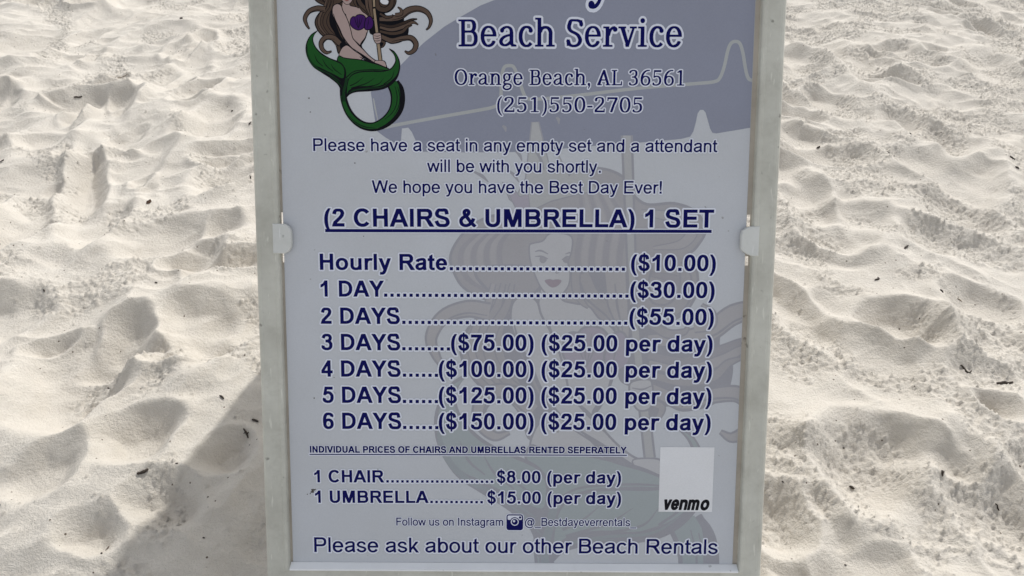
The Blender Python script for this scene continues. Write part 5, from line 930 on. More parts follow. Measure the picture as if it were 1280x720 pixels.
G['S'] = {
 '(': (340, '298,-176 303,-170 299,-158 238,-68 208,-4 181,88 165,206 162,292 165,380 171,440 190,530 223,620 303,736 298,746 250,750 183,686 152,648 130,614 103,554 79,466 69,412 63,350 63,218 72,134 88,62 109,-2 133,-50 165,-94 246,-178', '314,-233 353,-202 360,-152 286,-32 244,76 225,206 225,380 237,476 265,568 352,700 362,740 353,772 328,797 256,810 217,800 144,730 100,676 61,608 34,530 9,410 3,224 31,46 56,-27 94,-98 148,-165 218,-230 256,-240'),
 ')': (340, '44,-176 68,-180 96,-178 165,-106 209,-46 230,-4 251,56 267,124 276,196 276,370 264,458 245,530 227,580 209,616 185,652 126,718 92,750 44,746 39,734 104,644 128,596 149,536 165,466 174,400 177,232 168,134 146,34 128,-16 104,-64 40,-160 40,-172', '28,-233 86,-240 124,-230 242,-104 283,-32 308,40 336,202 333,398 317,488 281,604 236,683 165,764 124,800 86,810 14,797 -11,772 -20,736 -11,700 53,614 80,556 108,452 117,356 114,188 95,70 56,-28 -18,-148 -13,-200'),
 ',': (260, '76,-167 94,-164 117,-152 176,-62 186,28 185,62 166,96 134,113 106,113 80,101 67,88 55,62 58,26 106,-62 73,-152 73,-164', '62,-224 100,-224 158,-195 234,-74 246,38 236,94 206,141 146,171 94,171 50,152 16,118 -3,74 -2,20 41,-68 16,-136 15,-176 32,-206'),
 '-': (340, '46,230 56,225 290,226 294,232 293,302 284,306 50,305 45,298', '-11,214 19,176 56,165 304,169 332,184 350,214 350,316 320,356 284,366 34,362 7,346 -11,316'),
 '0': (590, '268,-18 346,-15 392,-2 429,20 462,50 494,94 521,154 542,238 549,296 549,418 543,472 524,550 494,620 462,664 441,686 410,707 374,722 320,732 244,729 200,716 156,692 123,658 100,626 70,562 52,496 42,430 42,284 48,236 70,152 100,88 123,56 154,24 176,10 226,-11|280,45 248,61 226,81 208,110 181,170 159,262 153,326 153,388 159,452 175,526 208,604 228,634 256,659 280,669 308,669 328,662 358,639 392,586 407,550 419,512 432,446 437,358 435,298 419,202 401,148 380,106 357,74 328,52 308,45', '274,792 212,782 146,755 84,704 49,656 16,586 -9,494 -18,424 -18,290 16,128 82,12 127,-28 176,-56 248,-75 314,-78 388,-65 440,-44 501,4 545,64 578,140 600,226 609,412 575,584 545,650 504,706 416,770 344,789|292,105 259,140 232,202 216,284 213,386 235,520 271,592 296,609 323,586 356,518 372,448 378,356 372,266 354,190 317,118'),
 '1': (590, '352,720 248,719 134,644 121,632 124,592 134,585 236,614 242,614 245,608 246,64 242,52 232,48 118,47 114,40 114,8 118,-5 476,-6 485,-2 486,40 482,47 370,48 360,56 360,710 359,716', '368,777 260,780 224,773 88,684 64,646 66,580 86,546 118,528 182,536 186,526 185,112 88,98 64,74 54,38 62,-28 104,-62 476,-66 512,-56 542,-16 546,38 526,86 496,104 428,108 420,116 420,706 408,748'),
 '2': (590, '524,-5 528,2 528,34 528,166 524,173 482,174 475,170 474,88 470,84 164,86 166,93 225,160 387,322 434,378 470,434 488,478 495,512 495,574 485,620 473,650 453,680 430,698 398,713 338,726 286,732 232,732 182,722 118,695 92,675 70,646 48,584 49,572 62,562 67,548 86,526 106,517 128,516 158,531 174,562 174,580 168,602 175,626 186,640 212,656 248,669 280,669 322,662 358,647 368,628 377,592 384,532 377,494 365,460 334,411 270,334 108,172 49,100 49,94 56,86 55,-2 64,-6', '554,-56 580,-28 588,8 588,164 566,215 518,234 464,230 424,200 410,145 299,148 447,302 530,422 552,494 555,566 524,680 494,723 458,751 412,770 334,786 214,789 148,773 88,746 50,717 19,676 -9,598 -5,548 39,488 74,466 112,456 176,472 218,514 231,548 232,596 254,609 313,602 324,530 311,484 267,422 68,216 -2,130 -10,98 4,-32 32,-58 68,-66 512,-66'),
 '3': (590, '68,28 110,4 170,-12 278,-15 304,-11 352,1 422,34 465,68 494,112 510,176 510,236 500,284 474,332 441,364 399,392 436,420 455,446 470,478 480,526 477,602 467,638 448,672 426,694 392,713 322,729 232,729 208,725 164,713 124,695 100,678 61,634 64,596 75,574 98,562 124,561 140,568 154,582 163,608 194,642 226,659 268,669 286,669 328,659 350,645 365,586 368,550 356,482 344,458 328,445 286,427 254,420 200,416 193,410 192,386 196,358 200,355 266,357 292,353 332,338 356,321 371,304 386,278 396,238 399,206 389,142 374,108 334,76 298,58 268,49 224,45 178,55 154,70 152,110 132,134 122,138 88,138 80,134 62,117 57,106 57,74 64,58 57,40', '58,-37 122,-62 196,-75 274,-75 346,-62 410,-40 470,-4 507,26 547,86 570,178 567,254 545,328 495,398 534,490 540,548 534,616 520,664 490,713 418,766 316,789 236,789 158,773 61,722 8,660 0,626 14,560 37,530 86,504 122,501 170,517 196,541 220,585 248,604 286,609 301,602 309,550 297,496 260,481 170,467 140,436 132,392 139,344 157,314 188,297 268,297 302,287 329,260 339,208 327,146 300,124 250,105 214,108 189,160 140,194 74,195 34,174 1,124 -2,40 16,-5'),
 '5': (590, '490,719 134,720 124,712 108,422 109,362 116,357 134,361 140,355 154,355 206,380 256,399 284,398 316,386 352,363 371,334 390,268 393,208 383,154 358,102 316,67 272,49 224,45 178,55 154,70 152,110 132,134 122,138 88,138 80,134 58,110 57,74 64,58 57,40 64,30 86,16 136,-5 188,-15 286,-15 322,-8 362,4 424,40 462,76 476,98 494,140 504,184 504,266 488,332 476,358 458,387 416,422 380,440 322,458 238,462 172,446 171,496 177,608 182,623 194,627 490,628 495,640 495,712', '520,770 478,780 140,780 100,770 73,742 63,704 48,416 56,334 88,304 148,294 260,338 280,337 317,310 333,212 314,142 286,118 254,105 214,108 189,160 140,194 74,195 34,174 1,124 -2,40 16,-5 56,-35 122,-62 190,-75 334,-66 388,-49 454,-11 527,68 558,152 564,260 551,328 518,404 470,456 406,493 334,516 238,522 234,532 235,560 244,567 482,567 533,586 552,620 555,706 547,742'),
 '6': (590, '500,731 388,732 370,729 304,710 248,683 201,650 164,612 112,542 85,488 64,422 48,334 45,256 49,196 53,190 64,136 88,86 129,38 160,16 190,1 230,-11 274,-18 356,-15 404,-2 442,16 483,46 512,82 530,116 549,184 546,272 536,308 521,340 483,392 442,422 412,437 356,453 272,456 230,449 194,438 187,440 208,494 223,520 250,561 296,612 332,638 368,656 404,668 424,672 500,670 503,674 507,700 506,724|320,45 284,45 250,55 225,70 204,92 178,136 162,208 169,272 190,326 204,346 226,368 250,383 284,393 334,389 368,374 382,363 410,328 425,298 438,248 438,190 434,170 425,140 410,110 396,88 368,64', '526,784 490,792 392,792 326,779 238,746 176,705 123,656 61,572 31,512 7,436 -12,332 -8,182 10,112 38,55 86,-3 166,-53 280,-78 352,-75 428,-56 472,-35 524,4 584,92 609,188 609,248 593,322 563,386 524,434 466,476 400,503 296,520 338,570 388,601 424,612 512,612 544,631 560,658 567,718 557,754|316,333 350,312 371,274 378,188 342,118 316,105 286,105 262,117 238,148 222,232 232,278 250,309 278,330'),
 '7': (590, '236,-6 290,-6 299,2 403,332 539,638 539,646 530,654 526,664 525,712 520,719 64,720 55,716 54,548 58,541 100,540 107,544 108,620 116,626 398,627 409,622 298,370 190,28 190,14 195,8', '238,-66 316,-59 352,-26 457,308 590,604 599,644 581,730 566,758 544,773 508,780 68,780 28,770 1,740 -6,550 4,514 28,490 70,480 130,488 160,518 172,566 317,562 244,394 129,22 136,-10 154,-34'),
 'A': (690, '388,720 302,720 292,712 20,64 4,44 3,2 8,-5 243,-4 246,2 246,34 243,46 184,48 174,56 220,206 223,214 230,216 422,216 428,213 483,56 476,49 442,48 436,44 435,2 440,-5 676,-6 686,-2 687,40 684,46 628,48 616,52 613,58 401,706|320,512 401,286 401,280 394,277 254,276 244,280 277,392', '382,780 284,776 239,740 -53,58 -53,-16 -20,-58 16,-66 230,-66 272,-56 298,-28 306,10 298,70 253,110 264,148 274,156 387,152 404,98 379,58 375,4 385,-32 416,-59 448,-66 674,-66 712,-56 739,-28 747,10 740,68 712,98 656,116 454,734 422,770'),
 'B': (655, '39,718 36,700 36,674 39,668 106,666 116,662 120,652 120,64 116,52 110,49 39,46 36,40 38,-3 46,-6 434,-6 502,10 538,31 569,62 599,118 609,160 609,256 593,320 575,352 544,387 518,406 542,440 554,464 564,502 564,584 560,602 554,622 530,664 513,682 478,704 440,716 410,720|238,61 234,74 234,346 238,358 248,363 404,363 428,359 456,344 479,304 488,278 495,236 495,184 488,146 476,110 464,87 448,73 412,60|238,430 234,442 234,646 238,656 248,660 368,660 398,656 423,644 437,620 450,562 450,520 443,484 424,444 398,430 368,426 248,426', '10,770 -17,740 -24,680 -2,626 60,598 60,118 56,109 10,98 -16,70 -24,10 -14,-32 14,-58 50,-66 424,-66 500,-53 568,-20 634,54 656,104 669,170 669,254 659,308 637,364 600,418 624,506 624,578 608,646 581,694 518,751 434,777 52,780|297,302 404,303 417,296 432,260 435,184 413,122 296,123|297,598 382,594 390,524 381,490 296,489'),
 'L': (590, '40,719 36,712 36,674 39,668 106,666 116,662 120,652 120,64 116,52 110,49 39,46 36,40 38,-3 46,-6 564,-4 567,2 570,52 570,184 569,190 562,195 524,195 517,190 507,80 503,58 496,55 250,54 238,58 234,70 234,652 238,662 248,666 312,668 315,674 314,716 304,720', '14,772 -17,740 -24,680 -2,626 60,598 60,118 56,109 10,98 -16,70 -24,10 -14,-32 14,-58 50,-66 550,-66 593,-56 623,-16 630,62 627,202 596,245 530,255 478,236 460,206 446,115 295,118 294,598 340,616 367,644 375,704 364,746 338,772 302,780 50,780'),
 'O': (730, '260,-5 304,-15 394,-18 470,-5 526,19 574,54 617,104 650,164 671,224 684,296 684,418 677,464 659,530 629,592 579,656 526,695 470,719 394,732 338,732 272,722 214,701 171,674 124,627 91,574 67,518 52,458 45,410 45,308 55,242 70,188 103,118 146,63 200,22|386,45 344,46 316,52 292,64 256,90 230,123 205,166 181,232 171,280 165,340 168,412 178,470 190,512 211,560 229,590 258,626 286,647 310,659 346,669 386,669 428,656 465,632 484,612 524,550 542,506 555,458 564,388 564,326 555,256 542,208 524,164 502,126 465,82 412,52', '244,-62 388,-78 484,-62 556,-32 618,14 668,74 703,136 728,208 744,302 744,412 728,506 704,574 668,640 618,700 556,746 484,776 344,792 256,779 190,755 128,714 84,670 38,602 10,532 -12,434 -15,314 16,164 52,88 106,20 170,-29|350,105 298,132 260,188 231,278 225,374 238,466 274,550 320,598 380,609 438,574 478,508 501,424 504,326 491,244 452,157 406,115'),
 'S': (550, '506,704 458,709 422,722 370,732 188,735 140,722 103,686 60,562 60,500 67,476 82,446 118,402 152,379 194,358 268,329 326,294 346,273 374,230 389,194 393,166 383,130 368,100 346,75 310,58 260,49 214,58 186,74 172,104 143,184 138,190 130,192 112,186 100,195 58,194 55,190 53,172 38,156 36,148 51,106 54,22 58,16 110,17 148,-2 214,-18 310,-18 356,-8 416,16 458,51 479,80 494,106 506,142 507,190 497,226 476,268 441,316 398,353 346,383 236,430 206,450 193,466 178,500 174,544 203,634 204,662 214,666 254,669 350,663 376,656 394,647 406,639 416,622 422,558 448,551 458,532 506,532 509,536 511,554 531,556 534,572 530,628 511,668 510,698', '28,-35 218,-78 326,-75 446,-35 488,-3 530,50 560,116 567,184 551,250 527,298 482,360 428,404 250,490 234,536 256,605 346,603 360,592 370,530 428,481 490,471 536,482 586,532 594,598 563,724 536,755 368,792 194,795 110,773 52,716 0,556 3,484 28,422 60,376 112,334 284,252 311,220 333,170 308,121 242,111 227,124 194,214 166,242 92,255 28,245 2,218 -23,148 -6,88 -2,4'),
 'a': (580, '552,-4 555,2 555,34 550,42 532,49 526,56 476,64 466,74 462,124 462,376 443,454 423,488 386,521 340,542 308,549 238,549 172,530 142,515 88,477 70,452 66,418 82,384 106,370 140,366 166,379 179,392 188,410 189,442 194,450 230,476 254,485 274,487 292,485 310,476 332,456 344,428 351,388 348,350 344,337 250,317 176,290 130,266 75,218 46,170 39,142 43,98 66,56 104,25 128,13 176,0 250,0 268,4 298,13 364,47 398,15 404,-5|344,269 348,260 348,170 344,154 336,142 294,100 238,67 200,63 168,80 151,110 150,140 160,166 174,188 201,214 244,239 310,263', '596,-44 615,4 611,52 590,86 522,122 522,374 497,478 460,534 424,566 374,593 304,609 244,609 146,583 44,516 10,458 9,404 40,343 88,310 7,224 -21,136 -8,64 28,9 100,-40 182,-60 266,-57 344,-32 376,-58 412,-66 544,-66|286,188 285,176 254,144 212,124 213,140 238,168|242,379 250,417 278,426 290,390'),
 'c': (490, '344,-11 388,10 411,26 440,58 443,70 382,116 364,123 352,114 333,82 312,62 296,52 256,48 226,63 193,104 178,134 160,194 153,268 160,344 175,394 196,436 224,471 248,485 284,488 304,479 328,462 332,458 330,412 340,392 362,373 382,366 416,370 429,376 446,393 456,418 452,454 408,514 382,533 356,545 304,555 242,555 190,545 140,518 102,482 76,442 61,410 49,374 39,322 39,214 52,152 64,118 88,74 114,40 152,10 182,-5 226,-18 314,-18', '380,599 302,615 242,615 136,586 93,556 40,497 -8,388 -21,316 -21,220 10,94 37,44 81,-10 124,-43 184,-68 304,-78 368,-65 454,-15 500,50 500,86 483,116 386,179 332,173 279,112 266,108 235,152 217,208 216,326 238,392 262,425 302,345 334,320 368,309 400,306 453,322 486,350 506,382 516,434 500,490 449,556'),
 'e': (545, '316,552 232,552 214,548 178,536 130,507 94,466 64,412 49,368 39,310 39,224 46,182 61,130 91,74 136,24 158,10 208,-11 272,-21 296,-21 332,-14 368,-2 410,22 458,74 482,118 482,128 448,155 386,155 362,110 342,82 314,64 266,53 260,47 250,49 224,64 207,80 175,134 153,208 151,260 164,264 502,264 510,272 510,310 500,368 485,412 455,466 418,507 394,524 364,539|154,326 166,380 181,416 199,446 214,465 238,482 272,492 310,482 334,465 350,447 380,388 396,328 388,324', '188,602 128,577 87,548 43,496 11,440 -21,304 -12,170 34,52 110,-29 196,-69 278,-81 332,-75 394,-55 454,-18 508,43 533,88 542,122 536,152 489,200 536,214 563,244 570,304 558,380 506,496 464,546 424,575 314,612 238,612|344,202 303,128 262,113 236,142 217,196 226,204|235,388 255,422 274,432 294,422 314,388'),
 'g': (540, '520,548 442,549 416,542 374,522 332,542 292,552 208,552 164,539 130,521 102,496 79,464 64,428 57,398 57,338 67,296 85,260 119,218 92,192 67,148 66,98 82,62 113,28 72,-10 55,-34 37,-80 36,-118 43,-142 64,-180 112,-221 142,-236 196,-252 274,-255 302,-251 374,-230 422,-206 452,-183 479,-148 494,-118 503,-86 504,-34 485,10 450,46 404,71 356,84 218,90 172,97 158,108 154,122 170,147 214,179 284,180 320,187 356,202 399,236 419,262 431,286 444,328 444,404 427,460 436,467 470,474 522,476 525,482 525,538|413,-46 413,-74 390,-122 370,-137 340,-152 296,-167 236,-174 190,-164 148,-141 136,-128 127,-110 127,-92 136,-74 164,-42 200,-19 248,-2 256,5 310,6 352,-1 382,-13 400,-25|250,242 232,244 212,253 187,278 166,328 162,386 175,434 195,466 220,485 260,492 286,482 314,458 335,410 341,364 335,322 310,270 296,256 278,247', '128,-293 354,-298 398,-284 489,-230 545,-148 561,-98 564,-40 536,40 470,104 375,142 440,192 482,256 504,332 502,410 550,424 578,454 582,556 548,601 448,609 374,590 286,612 178,606 86,561 22,482 0,412 -3,346 10,280 38,220 6,140 9,82 28,32 -11,-34 -24,-116 -10,-170 24,-224 74,-266|352,-68 340,-86 278,-111 232,-114 195,-98 219,-76 278,-54 334,-57|250,432 272,410 282,368 274,326 250,301 229,326 222,358 229,410'),
 'h': (645, '34,767 30,760 30,722 33,716 92,714 102,706 102,58 100,52 92,48 33,46 30,40 32,-3 40,-6 274,-6 284,-2 285,40 282,46 226,49 220,52 216,62 216,362 220,371 236,376 256,430 278,456 304,470 346,474 364,470 388,458 404,442 428,392 435,350 432,338 431,58 428,52 418,48 363,46 360,40 361,-2 370,-6 615,-4 618,2 618,32 615,46 556,48 546,56 549,376 536,428 512,474 492,496 454,524 436,533 382,549 334,552 286,549 220,529 216,538 214,765 206,768', '4,818 -23,788 -30,728 -10,676 42,646 42,118 38,108 -8,89 -23,68 -30,8 -20,-32 8,-58 44,-66 272,-66 322,-49 376,-66 604,-66 644,-56 671,-26 678,38 658,86 607,112 609,374 590,452 562,503 518,552 460,587 380,609 278,610 273,776 242,818 182,828 44,828|340,414 361,400 375,352 372,116 322,91 276,112 276,326 308,401 320,413'),
 'i': (330, '34,539 30,532 30,494 33,488 100,486 108,476 108,64 104,52 98,49 33,46 30,40 31,-2 40,-6 296,-5 300,2 300,40 297,46 232,48 222,56 221,536 214,540|184,761 142,762 128,755 106,738 94,710 93,682 103,658 123,638 142,628 178,627 200,637 221,658 230,680 230,710 218,736 207,748', '176,822 112,814 56,767 37,724 33,688 44,645 70,604 2,588 -22,562 -30,530 -20,460 4,436 48,418 48,116 -10,86 -30,32 -20,-32 4,-56 40,-66 308,-63 341,-44 360,4 350,74 326,98 282,116 282,526 274,562 245,596 287,664 287,724 250,789 212,814'),
 'n': (645, '616,-3 618,40 615,46 556,48 546,56 549,376 536,428 518,464 492,496 436,533 382,549 334,552 286,549 256,542 220,528 208,540 38,540 32,537 30,494 33,488 98,486 102,478 102,56 92,48 33,46 30,26 30,2 33,-4 274,-6 284,-2 285,40 282,46 226,49 220,52 216,62 216,362 220,371 236,376 247,412 264,442 290,464 322,474 364,470 388,458 402,446 422,410 435,350 432,338 431,58 428,52 418,48 363,46 360,40 361,-2 370,-6 608,-6', '658,-44 678,4 672,64 656,89 606,116 603,406 572,489 533,538 460,587 340,612 230,596 40,600 -10,578 -30,530 -26,476 -8,446 38,426 42,412 42,116 -8,88 -26,58 -27,-14 -8,-46 44,-66 272,-66 322,-49 374,-66 598,-66 638,-59|340,414 361,400 375,352 372,116 322,91 276,112 276,326 308,401 320,413'),
 'r': (470, '34,-5 304,-6 314,-3 315,40 310,47 230,48 220,52 217,58 217,280 220,289 232,289 239,296 256,370 277,418 294,442 314,458 317,458 319,442 328,423 348,404 364,397 406,397 424,406 438,418 449,436 453,472 446,494 426,518 406,527 386,532 380,548 322,545 302,539 268,521 238,495 220,473 216,478 216,532 212,539 40,540 32,537 30,494 33,488 98,486 102,478 102,56 92,48 33,46 30,40 30,2', '4,-56 44,-66 302,-66 338,-58 364,-32 375,14 365,74 334,101 277,112 276,244 293,272 314,351 370,336 422,340 470,366 499,404 513,458 506,502 482,545 455,568 404,602 352,609 254,583 202,600 40,600 4,590 -20,566 -30,526 -23,466 -8,445 38,426 42,416 41,112 -10,86 -30,34 -23,-26'),
 'v': (560, '7,536 6,494 9,488 68,486 77,472 224,82 224,76 217,70 216,56 229,2 238,-6 326,-5 332,2 340,38 490,484 552,488 555,494 554,536 550,539 536,540 352,540 346,536 345,494 348,488 410,486 413,482 302,172 204,478 206,486 232,486 239,490 238,537 230,540 16,540', '242,-66 340,-62 385,-26 531,422 580,436 611,476 611,550 578,592 542,600 358,600 322,592 292,566 262,592 230,600 20,600 -20,590 -46,562 -54,524 -47,466 -20,436 34,417 158,88 156,58 176,-26 206,-56|304,362 279,440 292,460 330,428'),
}
G['Z'] = {
 'B': (655, '42,712 44,656 122,655 125,634 124,64 118,59 44,58 42,2 428,0 482,6 525,26 558,56 584,98 597,136 604,194 603,266 591,322 558,382 523,416 546,458 559,520 553,608 526,663 484,699 440,712|278,71 275,364 421,364 434,352 441,334 454,248 453,172 434,86 412,71|278,439 276,646 382,648 397,644 408,622 409,518 404,449 382,438', '7,760 -15,728 -14,640 8,610 66,590 66,128 62,118 8,104 -13,76 -18,8 -4,-35 22,-55 50,-60 436,-60 512,-47 568,-17 610,25 641,82 663,176 663,266 653,322 599,428 618,506 615,602 575,698 522,746 430,774 50,774|338,130 334,304 380,309 396,236 387,136 380,129|340,588 351,536 340,498 333,530 333,580'),
 'D': (740, '42,712 44,656 122,655 125,634 124,64 118,59 44,58 42,2 416,3 514,29 578,69 623,118 647,158 675,230 688,310 688,404 675,484 646,558 606,616 572,650 520,682 436,708 370,714|278,647 376,646 410,635 442,614 473,580 494,544 524,452 532,380 531,310 506,196 473,134 446,104 422,85 376,68 280,66 275,70', '4,-45 52,-60 376,-60 458,-51 524,-32 578,-5 657,64 695,122 731,208 747,292 750,380 741,464 718,544 671,632 610,696 524,746 416,771 50,774 -3,752 -18,710 -14,640 7,610 62,596 66,584 66,124 8,104 -14,74 -18,4|338,127 333,578 338,587 362,588 410,564 440,520 468,434 474,346 458,242 431,178 386,133'),
 'E': (620, '42,712 44,656 122,655 125,634 124,64 118,59 44,58 42,2 558,2 556,179 511,178 510,70 506,66 280,66 275,74 276,344 398,344 401,284 440,281 445,292 442,460 401,458 398,412 280,411 275,416 275,644 284,648 502,647 506,548 548,545 549,712', '7,760 -15,728 -14,640 8,610 66,590 66,128 62,118 8,104 -13,76 -18,8 -4,-35 22,-55 52,-60 548,-60 593,-46 613,-20 618,8 614,196 600,220 574,236 482,236 504,290 497,484 568,491 592,507 606,532 609,706 596,749 568,769 538,774 52,774|337,284 357,244 382,227 472,226 454,196 447,128 334,129|337,472 334,585 444,586 452,518 386,515'),
 'a': (580, '549,2 548,36 527,44 523,58 482,64 467,76 480,104 480,374 472,382 456,458 434,493 400,521 368,536 280,546 164,527 128,513 95,490 62,448 72,440 81,398 110,375 134,372 158,380 177,400 201,452 236,470 284,480 308,475 322,460 333,428 336,386 327,338 242,318 154,287 106,260 63,220 34,178 24,142 28,98 52,53 98,19 166,-1 268,0 356,33 410,0 518,-7|328,263 330,158 324,146 286,104 238,70 206,63 180,76 166,94 161,116 166,154 186,188 232,228 292,254', '594,-38 609,4 606,50 592,75 541,118 540,374 515,470 484,525 446,562 398,589 302,606 154,587 63,542 19,494 4,448 34,362 83,320 7,248 -26,188 -36,146 -29,80 2,21 37,-14 80,-38 176,-63 268,-60 350,-38 392,-57 514,-66 566,-56|266,174 230,139 244,164|236,382 242,406 272,414 271,388'),
 'e': (545, '344,542 226,546 158,524 130,503 94,460 73,422 55,368 45,304 45,232 54,172 70,122 95,74 128,34 158,13 202,-6 290,-15 368,1 410,25 434,47 465,92 478,122 442,150 350,150 319,88 302,73 272,65 262,56 235,80 205,146 189,218 186,262 190,268 505,272 495,364 464,447 416,506 385,526|356,336 194,336 212,409 228,446 249,472 278,481 308,465 341,400', '166,593 110,563 68,525 10,424 -15,308 -15,230 1,140 52,32 124,-37 182,-62 242,-72 292,-75 368,-62 452,-18 497,32 533,98 537,122 524,160 468,206 526,217 559,250 564,308 548,398 496,506 454,552 410,581 322,606 226,606|323,208 272,140 254,208'),
 'r': (470, '38,1 309,2 310,56 262,59 258,64 258,292 292,293 328,434 356,407 386,401 416,408 440,434 447,460 440,490 416,516 382,524 376,554 338,552 302,542 260,512 254,535 37,532 38,480 104,478 108,470 108,64 104,59 38,57', '2,-47 44,-60 302,-60 332,-53 356,-34 369,4 369,52 356,92 319,118 318,236 349,274 366,338 422,346 460,366 491,404 507,458 488,526 412,602 368,615 266,591 44,594 14,587 -11,568 -24,526 -20,464 -2,435 44,419 48,410 48,124 -6,98 -24,52 -20,-16'),
 's': (480, '410,529 334,552 182,552 118,543 82,514 66,472 57,394 57,352 66,322 98,286 217,232 278,188 300,154 297,94 303,80 295,68 274,62 232,57 176,60 154,77 130,148 94,140 88,149 52,149 48,122 17,106 49,40 52,11 82,10 118,-5 160,-13 250,-15 352,1 382,16 401,34 420,74 427,118 425,154 414,188 383,230 338,266 178,346 175,356 183,368 192,458 176,472 202,480 314,479 358,427 369,428 374,401 406,401 412,406 413,470 437,496', '16,-34 128,-69 256,-75 380,-53 419,-32 449,-2 476,52 486,106 483,172 463,224 430,267 383,308 244,382 250,418 280,420 332,360 356,346 406,342 452,360 467,386 471,442 496,496 485,532 446,574 394,599 338,612 176,612 100,599 64,580 34,551 6,472 -3,398 1,332 28,270 61,238 111,212 20,199 -38,128 -38,80 -2,-10|184,180 232,149 237,118 204,122'),
 't': (380, '112,679 109,538 22,535 20,488 26,479 104,478 109,472 110,142 120,70 142,28 188,-5 256,-16 322,-9 360,8 328,92 268,71 260,71 254,80 262,104 260,472 266,478 338,479 340,532 260,538 256,679', '380,-52 407,-32 420,10 377,128 319,158 318,410 322,419 370,431 388,448 399,488 395,550 374,581 320,597 315,692 292,725 250,738 94,734 69,718 55,694 50,597 -16,579 -39,526 -36,466 -24,442 4,424 51,412 51,118 64,50 104,-18 178,-65 292,-75'),
 'v': (560, '11,532 14,479 76,478 84,472 232,79 221,64 236,2 322,1 479,472 484,478 548,479 550,532 350,532 352,479 412,478 417,472 304,165 235,532', '242,-60 340,-56 377,-26 522,412 584,433 605,464 606,548 578,584 542,594 356,594 316,581 292,552 268,581 230,594 20,594 -20,583 -38,562 -48,526 -43,460 -20,431 42,416 164,92 178,-14 202,-46|322,394 316,431 333,422'),
 'y': (570, '74,-224 130,-232 188,-221 236,-190 277,-140 318,-56 496,472 502,478 559,482 556,535 484,536 448,546 440,536 371,532 371,482 418,478 422,472 314,157 246,470 250,532 11,532 14,479 83,476 266,10 227,-86 197,-130 176,-149 164,-154 146,-118 112,-96 76,-97 46,-116 31,-146 31,-176 46,-205', '56,-281 148,-291 206,-278 274,-237 326,-172 377,-68 538,412 592,433 614,464 615,548 592,581 452,605 376,594 333,578 310,534 288,578 244,594 20,594 -10,587 -35,568 -48,526 -43,460 -20,431 44,412 202,10 172,-58 112,-36 62,-39 13,-64 -11,-94 -30,-148 -23,-202 14,-255|328,389 310,479 342,428'),
}
G['V'] = {
 'e': (535, '164,542 102,506 69,472 37,424 22,392 3,326 0,244 3,194 22,128 37,94 69,46 102,14 164,-23 232,-42 320,-42 376,-26 418,-5 452,18 478,45 506,88 510,112 500,134 423,182 512,183 524,188 539,202 549,250 549,292 542,338 524,398 506,434 474,478 438,512 392,539 316,561 230,561|330,182 315,154 302,142 284,135 260,136 242,145 219,178 226,183|328,342 226,339 220,344 237,370 250,380 284,384 304,375 320,360', ''),
 'm': (880, '43,542 33,518 33,4 44,-23 64,-33 202,-33 215,-28 230,-14 234,2 234,340 250,380 268,384 308,380 315,356 315,2 326,-23 346,-33 484,-33 497,-28 512,-14 516,2 516,344 530,377 550,384 590,380 597,350 597,2 601,-14 616,-28 628,-33 766,-33 788,-22 798,2 798,386 773,458 753,488 732,508 676,542 610,561 512,561 470,551 422,531 370,551 326,561 230,561 190,552 64,552', ''),
 'n': (575, '50,542 39,514 39,2 49,-22 70,-33 206,-33 220,-29 236,-14 240,2 240,328 262,374 290,384 328,384 350,380 364,372 375,344 375,2 379,-14 394,-28 406,-33 544,-33 566,-23 576,2 576,374 557,434 528,478 501,506 458,533 410,551 364,561 260,561 218,552 70,552', ''),
 'o': (560, '106,24 160,-11 224,-35 256,-42 352,-42 416,-26 460,-5 500,21 537,58 563,98 590,160 603,230 603,290 590,358 575,398 538,459 500,498 460,524 398,551 352,561 256,561 224,554 154,527 108,496 78,466 49,424 19,356 9,308 9,212 25,146 49,94 78,52|322,135 290,135 254,150 232,171 220,196 210,242 210,278 216,310 232,346 265,376 290,384 326,383 362,366 386,332 399,284 399,236 383,182 360,152', ''),
 'v': (505, '184,-33 314,-33 334,-23 344,-10 521,508 518,530 500,548 484,552 346,552 322,542 307,514 250,323 238,352 188,524 176,542 154,552 10,552 -10,542 -20,530 -23,508 151,-4 163,-22', ''),
}
